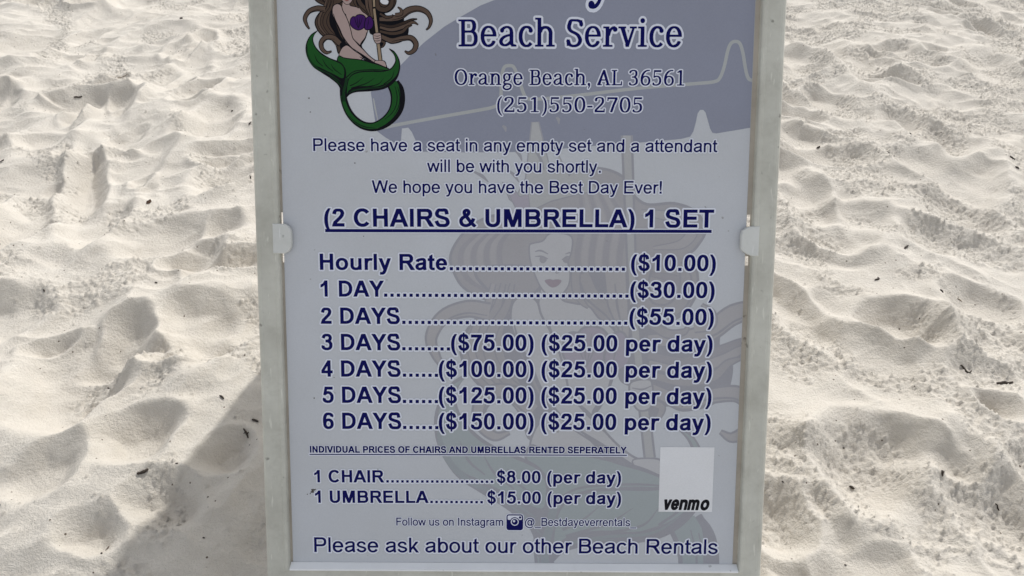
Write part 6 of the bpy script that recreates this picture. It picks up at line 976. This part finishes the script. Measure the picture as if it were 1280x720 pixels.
G['C'] = {
 'A': (722, '734,-12 738,-2 734,22 467,722 448,735 272,735 262,731 253,722 241,694 -14,26 -18,10 -14,-10 2,-21 154,-21 164,-17 179,2 232,143 478,144 488,140 538,8 554,-17 562,-21 718,-21|358,472 374,440 422,314 422,307 296,308', '780,-46 795,-10 789,40 515,754 490,779 454,792 266,792 230,779 193,730 -68,46 -75,-8 -62,-44 -40,-65 -8,-78 176,-75 224,-38 276,86 434,87 448,80 499,-44 538,-74 728,-78 760,-65'),
 'B': (722, '63,730 54,712 54,2 58,-12 74,-21 446,-21 496,-14 548,1 590,22 612,38 648,74 662,94 677,124 690,172 690,262 683,292 656,350 627,386 647,422 659,458 663,478 663,550 653,592 622,648 592,678 568,695 526,716 452,735 76,735|241,142 242,290 428,291 472,281 490,270 497,260 504,232 500,184 489,164 466,151 394,141|241,454 242,572 412,573 446,566 470,550 477,518 473,488 465,472 448,463 380,453', '28,777 8,754 -3,718 -3,-4 12,-46 32,-65 68,-78 452,-78 568,-53 646,-9 710,62 747,166 744,286 699,392 720,470 720,560 706,614 669,682 596,746 538,773 460,792 68,792|447,220 442,206 428,201 308,198 297,206 304,234 416,234 442,230|365,514 307,512'),
 'C': (722, '578,28 634,78 656,106 660,128 652,141 554,215 538,222 516,218 464,160 440,145 412,136 370,132 338,139 310,151 291,164 268,186 250,214 232,254 216,326 216,392 226,442 250,502 280,543 316,569 352,581 380,584 406,581 436,572 472,549 516,496 536,492 550,499 652,573 660,586 656,610 598,672 562,698 524,719 460,740 422,747 316,744 250,725 202,701 158,669 120,632 97,602 61,536 37,460 27,394 30,292 37,254 52,202 85,134 114,92 177,32 242,-5 296,-23 332,-30 448,-27 512,-8', '532,-62 611,-20 687,50 717,106 707,164 680,195 587,262 548,279 484,266 410,196 380,189 344,199 316,220 283,284 273,340 280,422 312,490 368,525 418,516 500,440 538,435 566,442 702,542 717,578 713,626 692,660 614,734 494,791 428,804 334,804 230,779 142,731 74,666 34,610 -5,526 -27,434 -30,320 -2,182 68,57 133,-8 218,-58 328,-87 436,-87'),
 'D': (722, '60,-16 70,-21 326,-21 386,-15 430,-5 488,16 542,46 590,84 629,130 665,194 689,274 693,302 690,440 674,500 644,562 615,604 572,648 544,668 464,710 412,725 356,735 70,735 55,724 51,712 51,2|238,142 238,572 316,573 362,566 392,557 446,525 470,496 488,464 500,424 507,376 504,308 491,260 462,208 438,184 400,163 376,154 328,144', '26,-63 68,-78 332,-78 428,-65 488,-47 566,-8 624,38 677,98 719,172 747,268 747,448 728,520 692,596 660,640 578,716 484,764 362,792 64,792 28,779 8,758 -6,718 -6,-4 5,-40|298,515 368,504 410,478 434,442 450,368 443,298 414,242 380,217 316,201 294,208'),
 'E': (667, '63,-16 76,-21 614,-21 632,-12 636,-2 636,122 630,134 620,140 248,141 241,142 240,148 242,290 580,291 594,298 600,314 600,434 590,449 578,453 242,454 241,572 614,574 624,580 630,592 630,716 621,730 608,735 76,735 58,726 54,712 54,2', '28,-63 70,-78 622,-78 658,-65 680,-44 693,-8 693,128 680,164 658,185 622,198 308,198 297,208 304,234 590,234 622,247 644,268 657,304 657,440 644,476 623,496 586,511 307,514 586,515 622,517 656,531 674,550 687,584 687,718 676,754 653,778 614,792 68,792 32,779 10,758 -3,718 -3,-4 8,-40'),
 'F': (611, '70,-20 220,-21 236,-10 240,-2 242,275 514,276 530,286 534,296 534,418 526,432 514,438 242,439 240,568 244,573 554,573 566,577 575,590 576,614 576,716 566,731 554,735 76,735 64,731 58,724 54,712 54,-2 60,-14', '34,-67 68,-78 224,-78 262,-65 284,-44 297,-10 298,216 524,219 556,232 578,254 591,290 591,424 580,458 561,478 524,495 308,495 297,506 308,516 562,516 603,532 633,584 633,718 620,758 598,779 560,792 68,792 32,779 10,758 -3,718 -3,-8 10,-44'),
 'H': (722, '63,-16 74,-21 220,-21 236,-10 240,2 240,292 248,297 482,296 483,-2 487,-10 494,-17 506,-21 650,-21 664,-12 669,2 669,712 660,730 650,735 502,735 487,724 483,712 483,464 476,459 242,460 240,716 236,724 230,731 218,735 74,735 58,726 54,712 54,2', '694,777 656,792 500,792 456,776 426,724 426,526 416,516 298,519 297,724 284,758 262,779 226,792 68,792 32,779 12,760 -3,718 -3,-4 8,-40 28,-63 68,-78 226,-78 260,-67 280,-48 297,-8 297,230 308,240 425,236 426,-10 439,-44 460,-64 496,-78 656,-78 692,-65 711,-46 726,-4 726,718 715,754'),
 'I': (278, '214,-21 228,-14 234,-2 234,716 226,729 214,735 70,735 57,728 51,716 51,-2 58,-15 70,-21', '224,-78 273,-50 291,-8 291,724 276,760 238,788 62,792 12,764 -6,722 -6,-10 9,-46 46,-74'),
 'L': (611, '74,731 63,724 57,712 57,2 61,-10 68,-17 80,-21 580,-21 592,-17 603,-2 603,122 597,134 586,140 244,142 242,716 236,726 224,732', '50,784 14,755 0,718 0,-4 13,-44 34,-65 70,-78 586,-78 626,-65 647,-44 660,-4 660,130 647,164 628,183 590,198 301,202 300,716 287,754 266,776 232,789'),
 'M': (833, '770,729 758,735 548,735 531,724 526,716 416,325 308,700 297,728 286,734 266,735 70,735 57,728 51,712 51,2 58,-15 70,-21 208,-21 224,-10 228,-2 230,242 325,-2 344,-20 484,-21 498,-14 598,236 600,-2 604,-10 620,-21 758,-21 771,-14 777,2 777,712', '26,-63 64,-78 214,-78 250,-65 278,-41 304,-65 338,-78 490,-78 524,-67 554,-42 578,-65 610,-78 760,-78 795,-68 818,-48 834,-4 834,718 824,753 804,776 760,792 542,792 506,779 472,736 416,543 356,740 322,781 290,792 64,792 32,781 10,762 -6,718 -6,-4 5,-40'),
 'N': (722, '63,-16 74,-21 212,-21 224,-15 230,-4 232,403 484,-15 496,-21 644,-21 658,-12 663,2 663,712 654,730 644,735 506,735 494,729 487,718 484,314 236,729 224,735 74,735 58,726 54,712 54,2', '28,777 8,754 -3,718 -3,-4 12,-46 32,-65 68,-78 218,-78 256,-63 275,-44 288,-10 292,189 427,-34 454,-65 490,-78 646,-78 688,-63 709,-40 720,-4 720,718 705,760 686,779 650,792 500,792 460,777 442,758 429,724 424,529 287,758 266,779 230,792 70,792'),
 'O': (778, '274,-17 338,-30 442,-30 530,-8 590,22 626,48 683,110 701,136 728,190 743,236 756,308 756,410 746,466 725,532 689,598 666,628 632,663 578,701 536,722 500,734 436,747 344,747 268,731 212,707 156,670 106,621 70,566 40,494 24,416 24,298 37,232 55,182 94,112 140,60 200,16|392,585 436,578 472,563 496,546 521,518 542,482 554,448 564,400 567,344 557,280 545,242 513,188 488,163 448,142 404,132 376,132 340,139 310,151 274,177 247,214 226,266 217,304 213,382 220,428 232,470 264,526 300,560 326,572 362,582', '254,-71 332,-87 448,-87 554,-61 640,-14 712,54 782,170 813,304 813,418 785,538 743,622 711,664 644,728 556,776 446,804 340,804 208,770 124,718 62,657 -5,542 -33,424 -33,296 1,160 46,80 105,14 166,-32|410,525 460,500 485,466 501,424 510,356 500,290 476,235 441,202 388,189 340,201 295,248 276,302 270,370 286,448 314,495 356,521'),
 'P': (667, '64,-17 74,-21 220,-21 236,-10 240,-2 242,242 446,243 478,250 506,259 550,283 602,334 629,386 642,436 642,542 629,592 608,634 591,658 550,695 506,719 446,735 74,735 58,724 54,712 54,2 58,-10|241,572 410,573 438,562 449,542 456,506 453,452 446,428 440,417 410,405 242,406', '32,-65 88,-78 226,-78 262,-65 284,-44 297,-10 300,184 452,186 518,202 596,244 650,302 683,364 699,428 699,550 683,614 656,668 584,743 526,773 448,792 68,792 32,779 10,758 -3,718 -3,-4 10,-44|298,466 302,515 395,512 392,463'),
 'R': (722, '63,730 54,712 54,2 60,-14 70,-20 80,-21 220,-21 234,-14 240,-2 241,278 350,279 374,267 407,226 502,56 532,4 549,-16 560,-21 730,-21 746,-15 752,-4 753,8 743,28 641,196 599,260 563,304 598,325 632,354 659,394 677,442 681,460 681,556 668,602 639,652 606,686 578,704 530,725 484,735 76,735|241,442 242,572 446,573 478,563 488,550 495,524 495,494 488,464 476,451 452,444 416,441', '28,777 8,754 -3,718 -3,-4 14,-48 34,-67 68,-78 226,-78 266,-63 284,-44 297,-10 298,218 328,222 359,194 484,-28 518,-65 554,-78 736,-78 780,-62 806,-26 806,32 651,290 710,366 738,454 737,568 722,624 686,687 608,754 556,777 494,792 68,792|438,508 400,498 304,498 297,506 308,516 430,516'),
 'S': (667, '490,740 442,753 364,753 308,747 208,750 176,743 134,725 96,694 73,662 49,614 37,580 30,542 33,490 43,454 75,398 118,361 166,337 296,292 388,266 428,251 437,242 455,196 455,172 442,150 428,136 392,129 272,132 250,136 238,146 211,190 185,260 170,272 148,272 27,230 16,214 16,196 34,148 64,88 110,27 148,-2 172,-14 232,-30 430,-33 472,-26 530,-2 554,15 602,70 626,116 639,164 639,202 632,238 602,310 578,348 556,369 524,392 494,407 328,457 236,490 219,500 214,514 214,538 232,584 248,587 352,585 400,588 404,586 410,562 421,494 436,478 470,477 560,489 588,496 599,512 600,530 575,646 554,688 540,706 518,725', '513,794 448,810 202,807 154,797 100,773 51,730 -5,634 -27,548 -14,442 26,367 81,314 2,281 -24,260 -41,224 -41,188 -17,122 40,19 94,-36 152,-68 224,-87 304,-90 440,-90 494,-80 588,-32 650,37 680,94 696,158 686,260 641,358 575,430 622,450 653,490 657,536 644,610 629,668 602,722 568,759|394,194 382,187 284,189 255,238 368,212|317,524 352,527 359,514'),
 'T': (611, '380,-21 393,-14 399,-2 399,568 404,573 590,573 598,577 609,592 608,718 602,729 590,735 16,734 6,728 0,716 0,592 9,578 20,573 208,573 213,568 214,-4 220,-15 232,-21', '388,-78 434,-54 456,-10 457,512 598,516 632,529 651,548 666,586 661,742 632,778 596,792 -8,787 -42,760 -57,724 -57,586 -44,550 -22,529 10,516 146,516 156,508 161,-28 188,-63 224,-78'),
 'U': (722, '60,730 51,716 51,226 58,182 67,152 97,92 134,48 190,7 256,-20 304,-30 412,-30 448,-23 494,-8 554,25 606,74 623,98 647,146 663,208 663,712 659,724 646,734 622,735 496,735 481,724 477,712 477,242 473,218 458,178 440,157 406,139 374,132 346,132 302,142 278,156 253,188 240,232 237,272 236,718 230,729 218,735 70,735', '26,777 7,758 -6,722 -6,220 10,140 50,58 99,2 158,-41 226,-71 296,-87 454,-81 516,-62 586,-23 671,64 701,124 720,200 720,718 707,758 674,785 634,792 488,792 454,779 433,758 420,718 420,248 402,202 356,189 313,202 297,242 294,722 283,754 260,779 224,792 64,792'),
 'V': (667, '681,728 668,735 508,735 490,723 334,256 176,726 160,735 4,735 -8,731 -14,724 -18,704 -2,656 229,8 244,-17 254,-21 412,-21 431,-8 686,700 686,718', '244,-78 422,-78 454,-65 481,-38 740,680 740,740 706,781 674,792 506,792 462,776 433,736 334,446 236,734 206,777 166,792 -4,792 -40,779 -64,754 -75,724 -71,680 175,-14 207,-62'),
 'Y': (667, '260,-21 406,-21 422,-10 426,-2 426,268 430,286 680,694 687,716 676,731 668,735 500,735 486,730 478,722 334,479 182,731 172,735 2,735 -14,724 -18,712 -14,698 239,284 240,-2 248,-15', '250,-78 416,-78 448,-65 472,-39 483,-8 484,262 739,682 740,740 705,782 668,792 490,792 460,782 430,754 334,596 236,758 196,788 -8,792 -40,779 -64,753 -75,718 -65,670 182,266 183,-10 207,-56'),
}

def loops_of(s):
    return [np.array([[float(v) for v in q.split(',')] for q in l.split()]) for l in s.split('|')] if s else []
GC = {k: {c: (a, loops_of(g), loops_of(h)) for c, (a, g, h) in d.items()} for k, d in G.items()}
CAP_H = {'C': 716.0, 'R': 716.0, 'B': 716.0, 'S': 714.0, 'Z': 714.0, 'V': 716.0}

def run_loops(style, text, ul, vl, ur, vr, cap):
    ink, halo = [], []
    ang = math.atan2(vr - vl, ur - ul)
    ca, sa = math.cos(ang), math.sin(ang)
    def put(loops, ox, sx, sy, dst):
        for l in loops:
            x, y = (l[:, 0] + ox) * sx, l[:, 1] * sy
            dst.append(np.c_[ul + x * ca - y * sa, vl + x * sa + y * ca])
    W = math.hypot(ur - ul, vr - vl)
    if style == 'U':
        h, e = cap, 1.1
        ink.append(np.array([(ul, vl - h / 2), (ur, vr - h / 2), (ur, vr + h / 2), (ul, vl + h / 2)]))
        halo.append(np.array([(ul - e, vl - h / 2 - e), (ur + e, vr - h / 2 - e), (ur + e, vr + h / 2 + e), (ul - e, vl + h / 2 + e)]))
        return ink, halo
    if style == '.':
        sy = cap / 716.0
        a, g, h = GC['B']['.']
        w = 137.0
        for k in range(text):
            off = k * (W / sy - w) / (text - 1)
            put(g, off - 71, sy, sy, ink)
            put(h, off - 71, sy, sy, halo)
        return ink, halo
    gs = GC[style]
    pen, items = 0.0, []
    for ch in text:
        if ch == ' ':
            pen += 270.0 if style in 'SZ' else 278.0
            continue
        a, g, h = gs[ch]
        items.append((pen, g, h))
        pen += a
    x0 = min(items[0][0] + l[:, 0].min() for l in items[0][1])
    x1 = max(items[-1][0] + l[:, 0].max() for l in items[-1][1])
    sx, sy = W / (x1 - x0), cap / CAP_H[style]
    for p, g, h in items:
        put(g, p - x0, sx, sy, ink)
        put(h, p - x0, sx, sy, halo)
    return ink, halo

def text_object(name, label, runs):
    glyph_layers, halo_layers = [], []
    for r in runs:
        ink, halo = run_loops(*r)
        # every glyph is its own layer: outer loop plus its counters
        def split(loops, col, dst):
            used = []
            for l in loops:
                a = (l[:, 0] * np.roll(l[:, 1], -1) - np.roll(l[:, 0], -1) * l[:, 1]).sum()
                used.append((a, l))
            outs = [l for a, l in used if a * used[0][0] > 0] if used else []
            outer = max(used, key=lambda t: abs(t[0]))[0] if used else 1
            solids = [l for a, l in used if a * outer > 0]
            holes = [l for a, l in used if a * outer <= 0]
            for s in solids:
                mine = [h for h in holes if in_loop(np.array([h[:, 0].mean()]), np.array([h[:, 1].mean()]), s)[0]]
                dst.append(([s] + mine, col, 1.0))
        split(halo, HALO, halo_layers)
        split(ink, NAVY, glyph_layers)
    o = printed(name, halo_layers + glyph_layers, LAYER + 0.34, poster)
    o['label'] = label
    return o

for nm, lab, rs in TEXT_LINES:
    text_object(nm, lab, rs)

# payment label: white patch with its name in heavy slanted letters (the square code on it is left out)
u0, v0, u1, v1 = 184.74, -288.41, 253.36, -202.84
rect = lambda a, b, c, d: np.array([(a, b), (c, b), (c, d), (a, d)], float)
ink, _ = run_loops('V', "venmo", 189.6, -285.2, 248.6, -285.5, 12.6 * 716 / 519)
sl = [np.c_[l[:, 0] + 0.17 * (l[:, 1] + 285), l[:, 1]] for l in ink]
sol = [l for l in sl]
lay = [([rect(u0, v0, u1, v1)], (0.80, 0.81, 0.84), 1.0)]
areas = [(l[:, 0] * np.roll(l[:, 1], -1) - np.roll(l[:, 0], -1) * l[:, 1]).sum() for l in sol]
sg = np.sign(max(areas, key=abs))
for l, a in zip(sol, areas):
    if a * sg > 0:
        lay.append(([l] + [h for h, b in zip(sol, areas) if b * sg <= 0 and in_loop(np.array([h[:, 0].mean()]), np.array([h[:, 1].mean()]), l)[0]], (0.008, 0.008, 0.012), 1.0))
pl = printed("payment_label", lay, LAYER + 0.34, poster)
pl['label'] = "blank pale square patch with black slanted lettering along its lower edge"

# camera icon
def rrect(a, b, c, d, r, k=6):
    out = []
    for cx_, cy_, t0 in ((c - r, d - r, 0), (a + r, d - r, 90), (a + r, b + r, 180), (c - r, b + r, 270)):
        for t in np.linspace(t0, t0 + 90, k):
            out.append((cx_ + r * math.cos(R(t)), cy_ + r * math.sin(R(t))))
    return np.array(out)
def disc(x, y, r, k=28):
    t = np.linspace(0, 2 * math.pi, k, endpoint=False)
    return np.c_[x + r * np.cos(t), y + r * np.sin(t)]
a, b, c, d = -9.9, -314.3, 11.5, -293.0
mx, my = (a + c) / 2, (b + d) / 2 + 0.5
ic = [([rrect(a - 1, b - 1, c + 1, d + 1, 4.2)], HALO, 1), ([rrect(a, b, c, d, 3.4)], NAVY, 1),
      ([rrect(a + 1.5, d - 7.4, c - 1.5, d - 1.6, 1.6)], HALO, 1), ([disc(mx, my, 6.3)], NAVY, 1), ([disc(mx, my, 5.1)], HALO, 1), ([disc(mx, my, 3.9)], NAVY, 1),
      ([disc(mx - .9, my + 1.0, 1.5)], HALO, 1), ([rrect(c - 5.3, d - 5.6, c - 2.4, d - 2.7, .6)], NAVY, 1)]
icon = printed("camera_icon", ic, LAYER + 0.34, poster)
icon['label'] = "small navy camera symbol with round lens"

# ------------------------------------------------------------------ bits of seaweed, twig and seed on the sand
random.seed(5)
def tube(bm, pts, radii, seg=6):
    rows = []
    for i, p in enumerate(pts):
        t = (pts[min(i + 1, len(pts) - 1)] - pts[max(i - 1, 0)]).normalized()
        s = t.cross(Vector((0, 0, 1)))
        s = s.normalized() if s.length > 1e-5 else Vector((1, 0, 0))
        w = s.cross(t)
        rows.append([bm.verts.new(p + (s * math.cos(k * 2 * math.pi / seg) + w * math.sin(k * 2 * math.pi / seg)) * radii[i]) for k in range(seg)])
    for a, b in zip(rows[:-1], rows[1:]):
        for k in range(seg):
            bm.faces.new((a[k], a[(k + 1) % seg], b[(k + 1) % seg], b[k]))
    bm.faces.new(rows[0])
    bm.faces.new(rows[-1][::-1])

NAMES = {'seed': 'seed', 'twig': 'twig', 'forked_twig': 'twig', 'curved_twig': 'twig', 'stalk': 'dry_stalk', 'leaf': 'leaf_scrap'}
CATS = {'seed': 'seed', 'twig': 'twig', 'forked_twig': 'twig', 'curved_twig': 'twig', 'stalk': 'stalk', 'leaf': 'leaf'}
GROUPS = {'seed': 'dark seeds scattered on the sand', 'twig': 'twigs scattered on the sand', 'stalk': 'dry stalks on the sand', 'leaf': 'leaf scraps on the sand'}
for kind, x, y, L, rot, lab in DEBRIS:
    L *= 0.66
    bm = bmesh.new()
    ca, sa = math.cos(R(rot)), math.sin(R(rot))
    def on_sand(a, b, lift):
        px, py = a * ca - b * sa, (a * sa + b * ca) * 1.25
        return Vector((px, py, sand_height(x + px, y + py) - z0 + lift))
    z0 = sand_height(x, y)
    if kind in ('twig', 'curved_twig', 'stalk', 'forked_twig'):
        r = {'twig': 0.0021, 'curved_twig': 0.0014, 'stalk': 0.0012, 'forked_twig': 0.0013}[kind]
        r = min(r * (1 + random.uniform(-.2, .3)), L * 0.16)
        amp = {'twig': 0.10, 'curved_twig': 0.28, 'stalk': 0.06, 'forked_twig': 0.08}[kind] * L
        n = 9
        ph = random.uniform(0, 3)
        pts = [on_sand((i / (n - 1) - .5) * L, amp * math.sin(ph + i / (n - 1) * (5.0 if kind == 'curved_twig' else 2.6)), r * 0.9) for i in range(n)]
        tube(bm, pts, [r * (0.35 + 0.75 * math.sin(math.pi * (0.12 + 0.76 * i / (n - 1)))) * random.uniform(.85, 1.15) for i in range(n)])
        if kind == 'forked_twig':
            q = [pts[5] + Vector((k * .16 * L, (k * .22 - .0) * L, r * .6 * k)) for k in range(3)]
            tube(bm, q, [r * .9, r * .7, r * .4])
            q = [pts[3] + Vector((-k * .05 * L, -k * .2 * L, r * .5 * k)) for k in range(3)]
            tube(bm, q, [r * .8, r * .6, r * .35])
        mat = STRAW if kind == 'stalk' else DARK_WOOD
    elif kind == 'seed':
        n = 7
        pts = [on_sand((i / (n - 1) - .5) * L, 0.06 * L * math.sin(i), L * 0.2) for i in range(n)]
        tube(bm, pts, [max(L * 0.27 * math.sin(math.pi * (0.08 + 0.84 * i / (n - 1))), L * .05) for i in range(n)], 8)
        mat = DARK_WOOD
    else:
        n = 7
        rows = []
        for i in range(n):
            t = i / (n - 1)
            w = L * 0.30 * math.sin(math.pi * (0.1 + 0.8 * t)) * random.uniform(.7, 1.2)
            mid = on_sand((t - .5) * L, 0, L * (0.06 + 0.14 * abs(math.sin(3 * t))))
            e1 = on_sand((t - .5) * L, w, L * (0.12 + 0.22 * t))
            e2 = on_sand((t - .5) * L, -w, L * 0.16)
            rows.append([bm.verts.new(p) for p in (e2, mid, e1)])
        for a, b in zip(rows[:-1], rows[1:]):
            for k in range(2):
                bm.faces.new((a[k], a[k + 1], b[k + 1], b[k]))
        ext = bmesh.ops.solidify(bm, geom=list(bm.faces), thickness=0.0006)
        mat = BROWN_LEAF if 'brown' in lab else DARK_WOOD
    o = from_bm(NAMES[kind], bm, mat, None, True)
    o.location = (x, y, z0)
    o['label'] = lab
    o['category'] = CATS[kind]
    o['group'] = GROUPS[CATS[kind]]
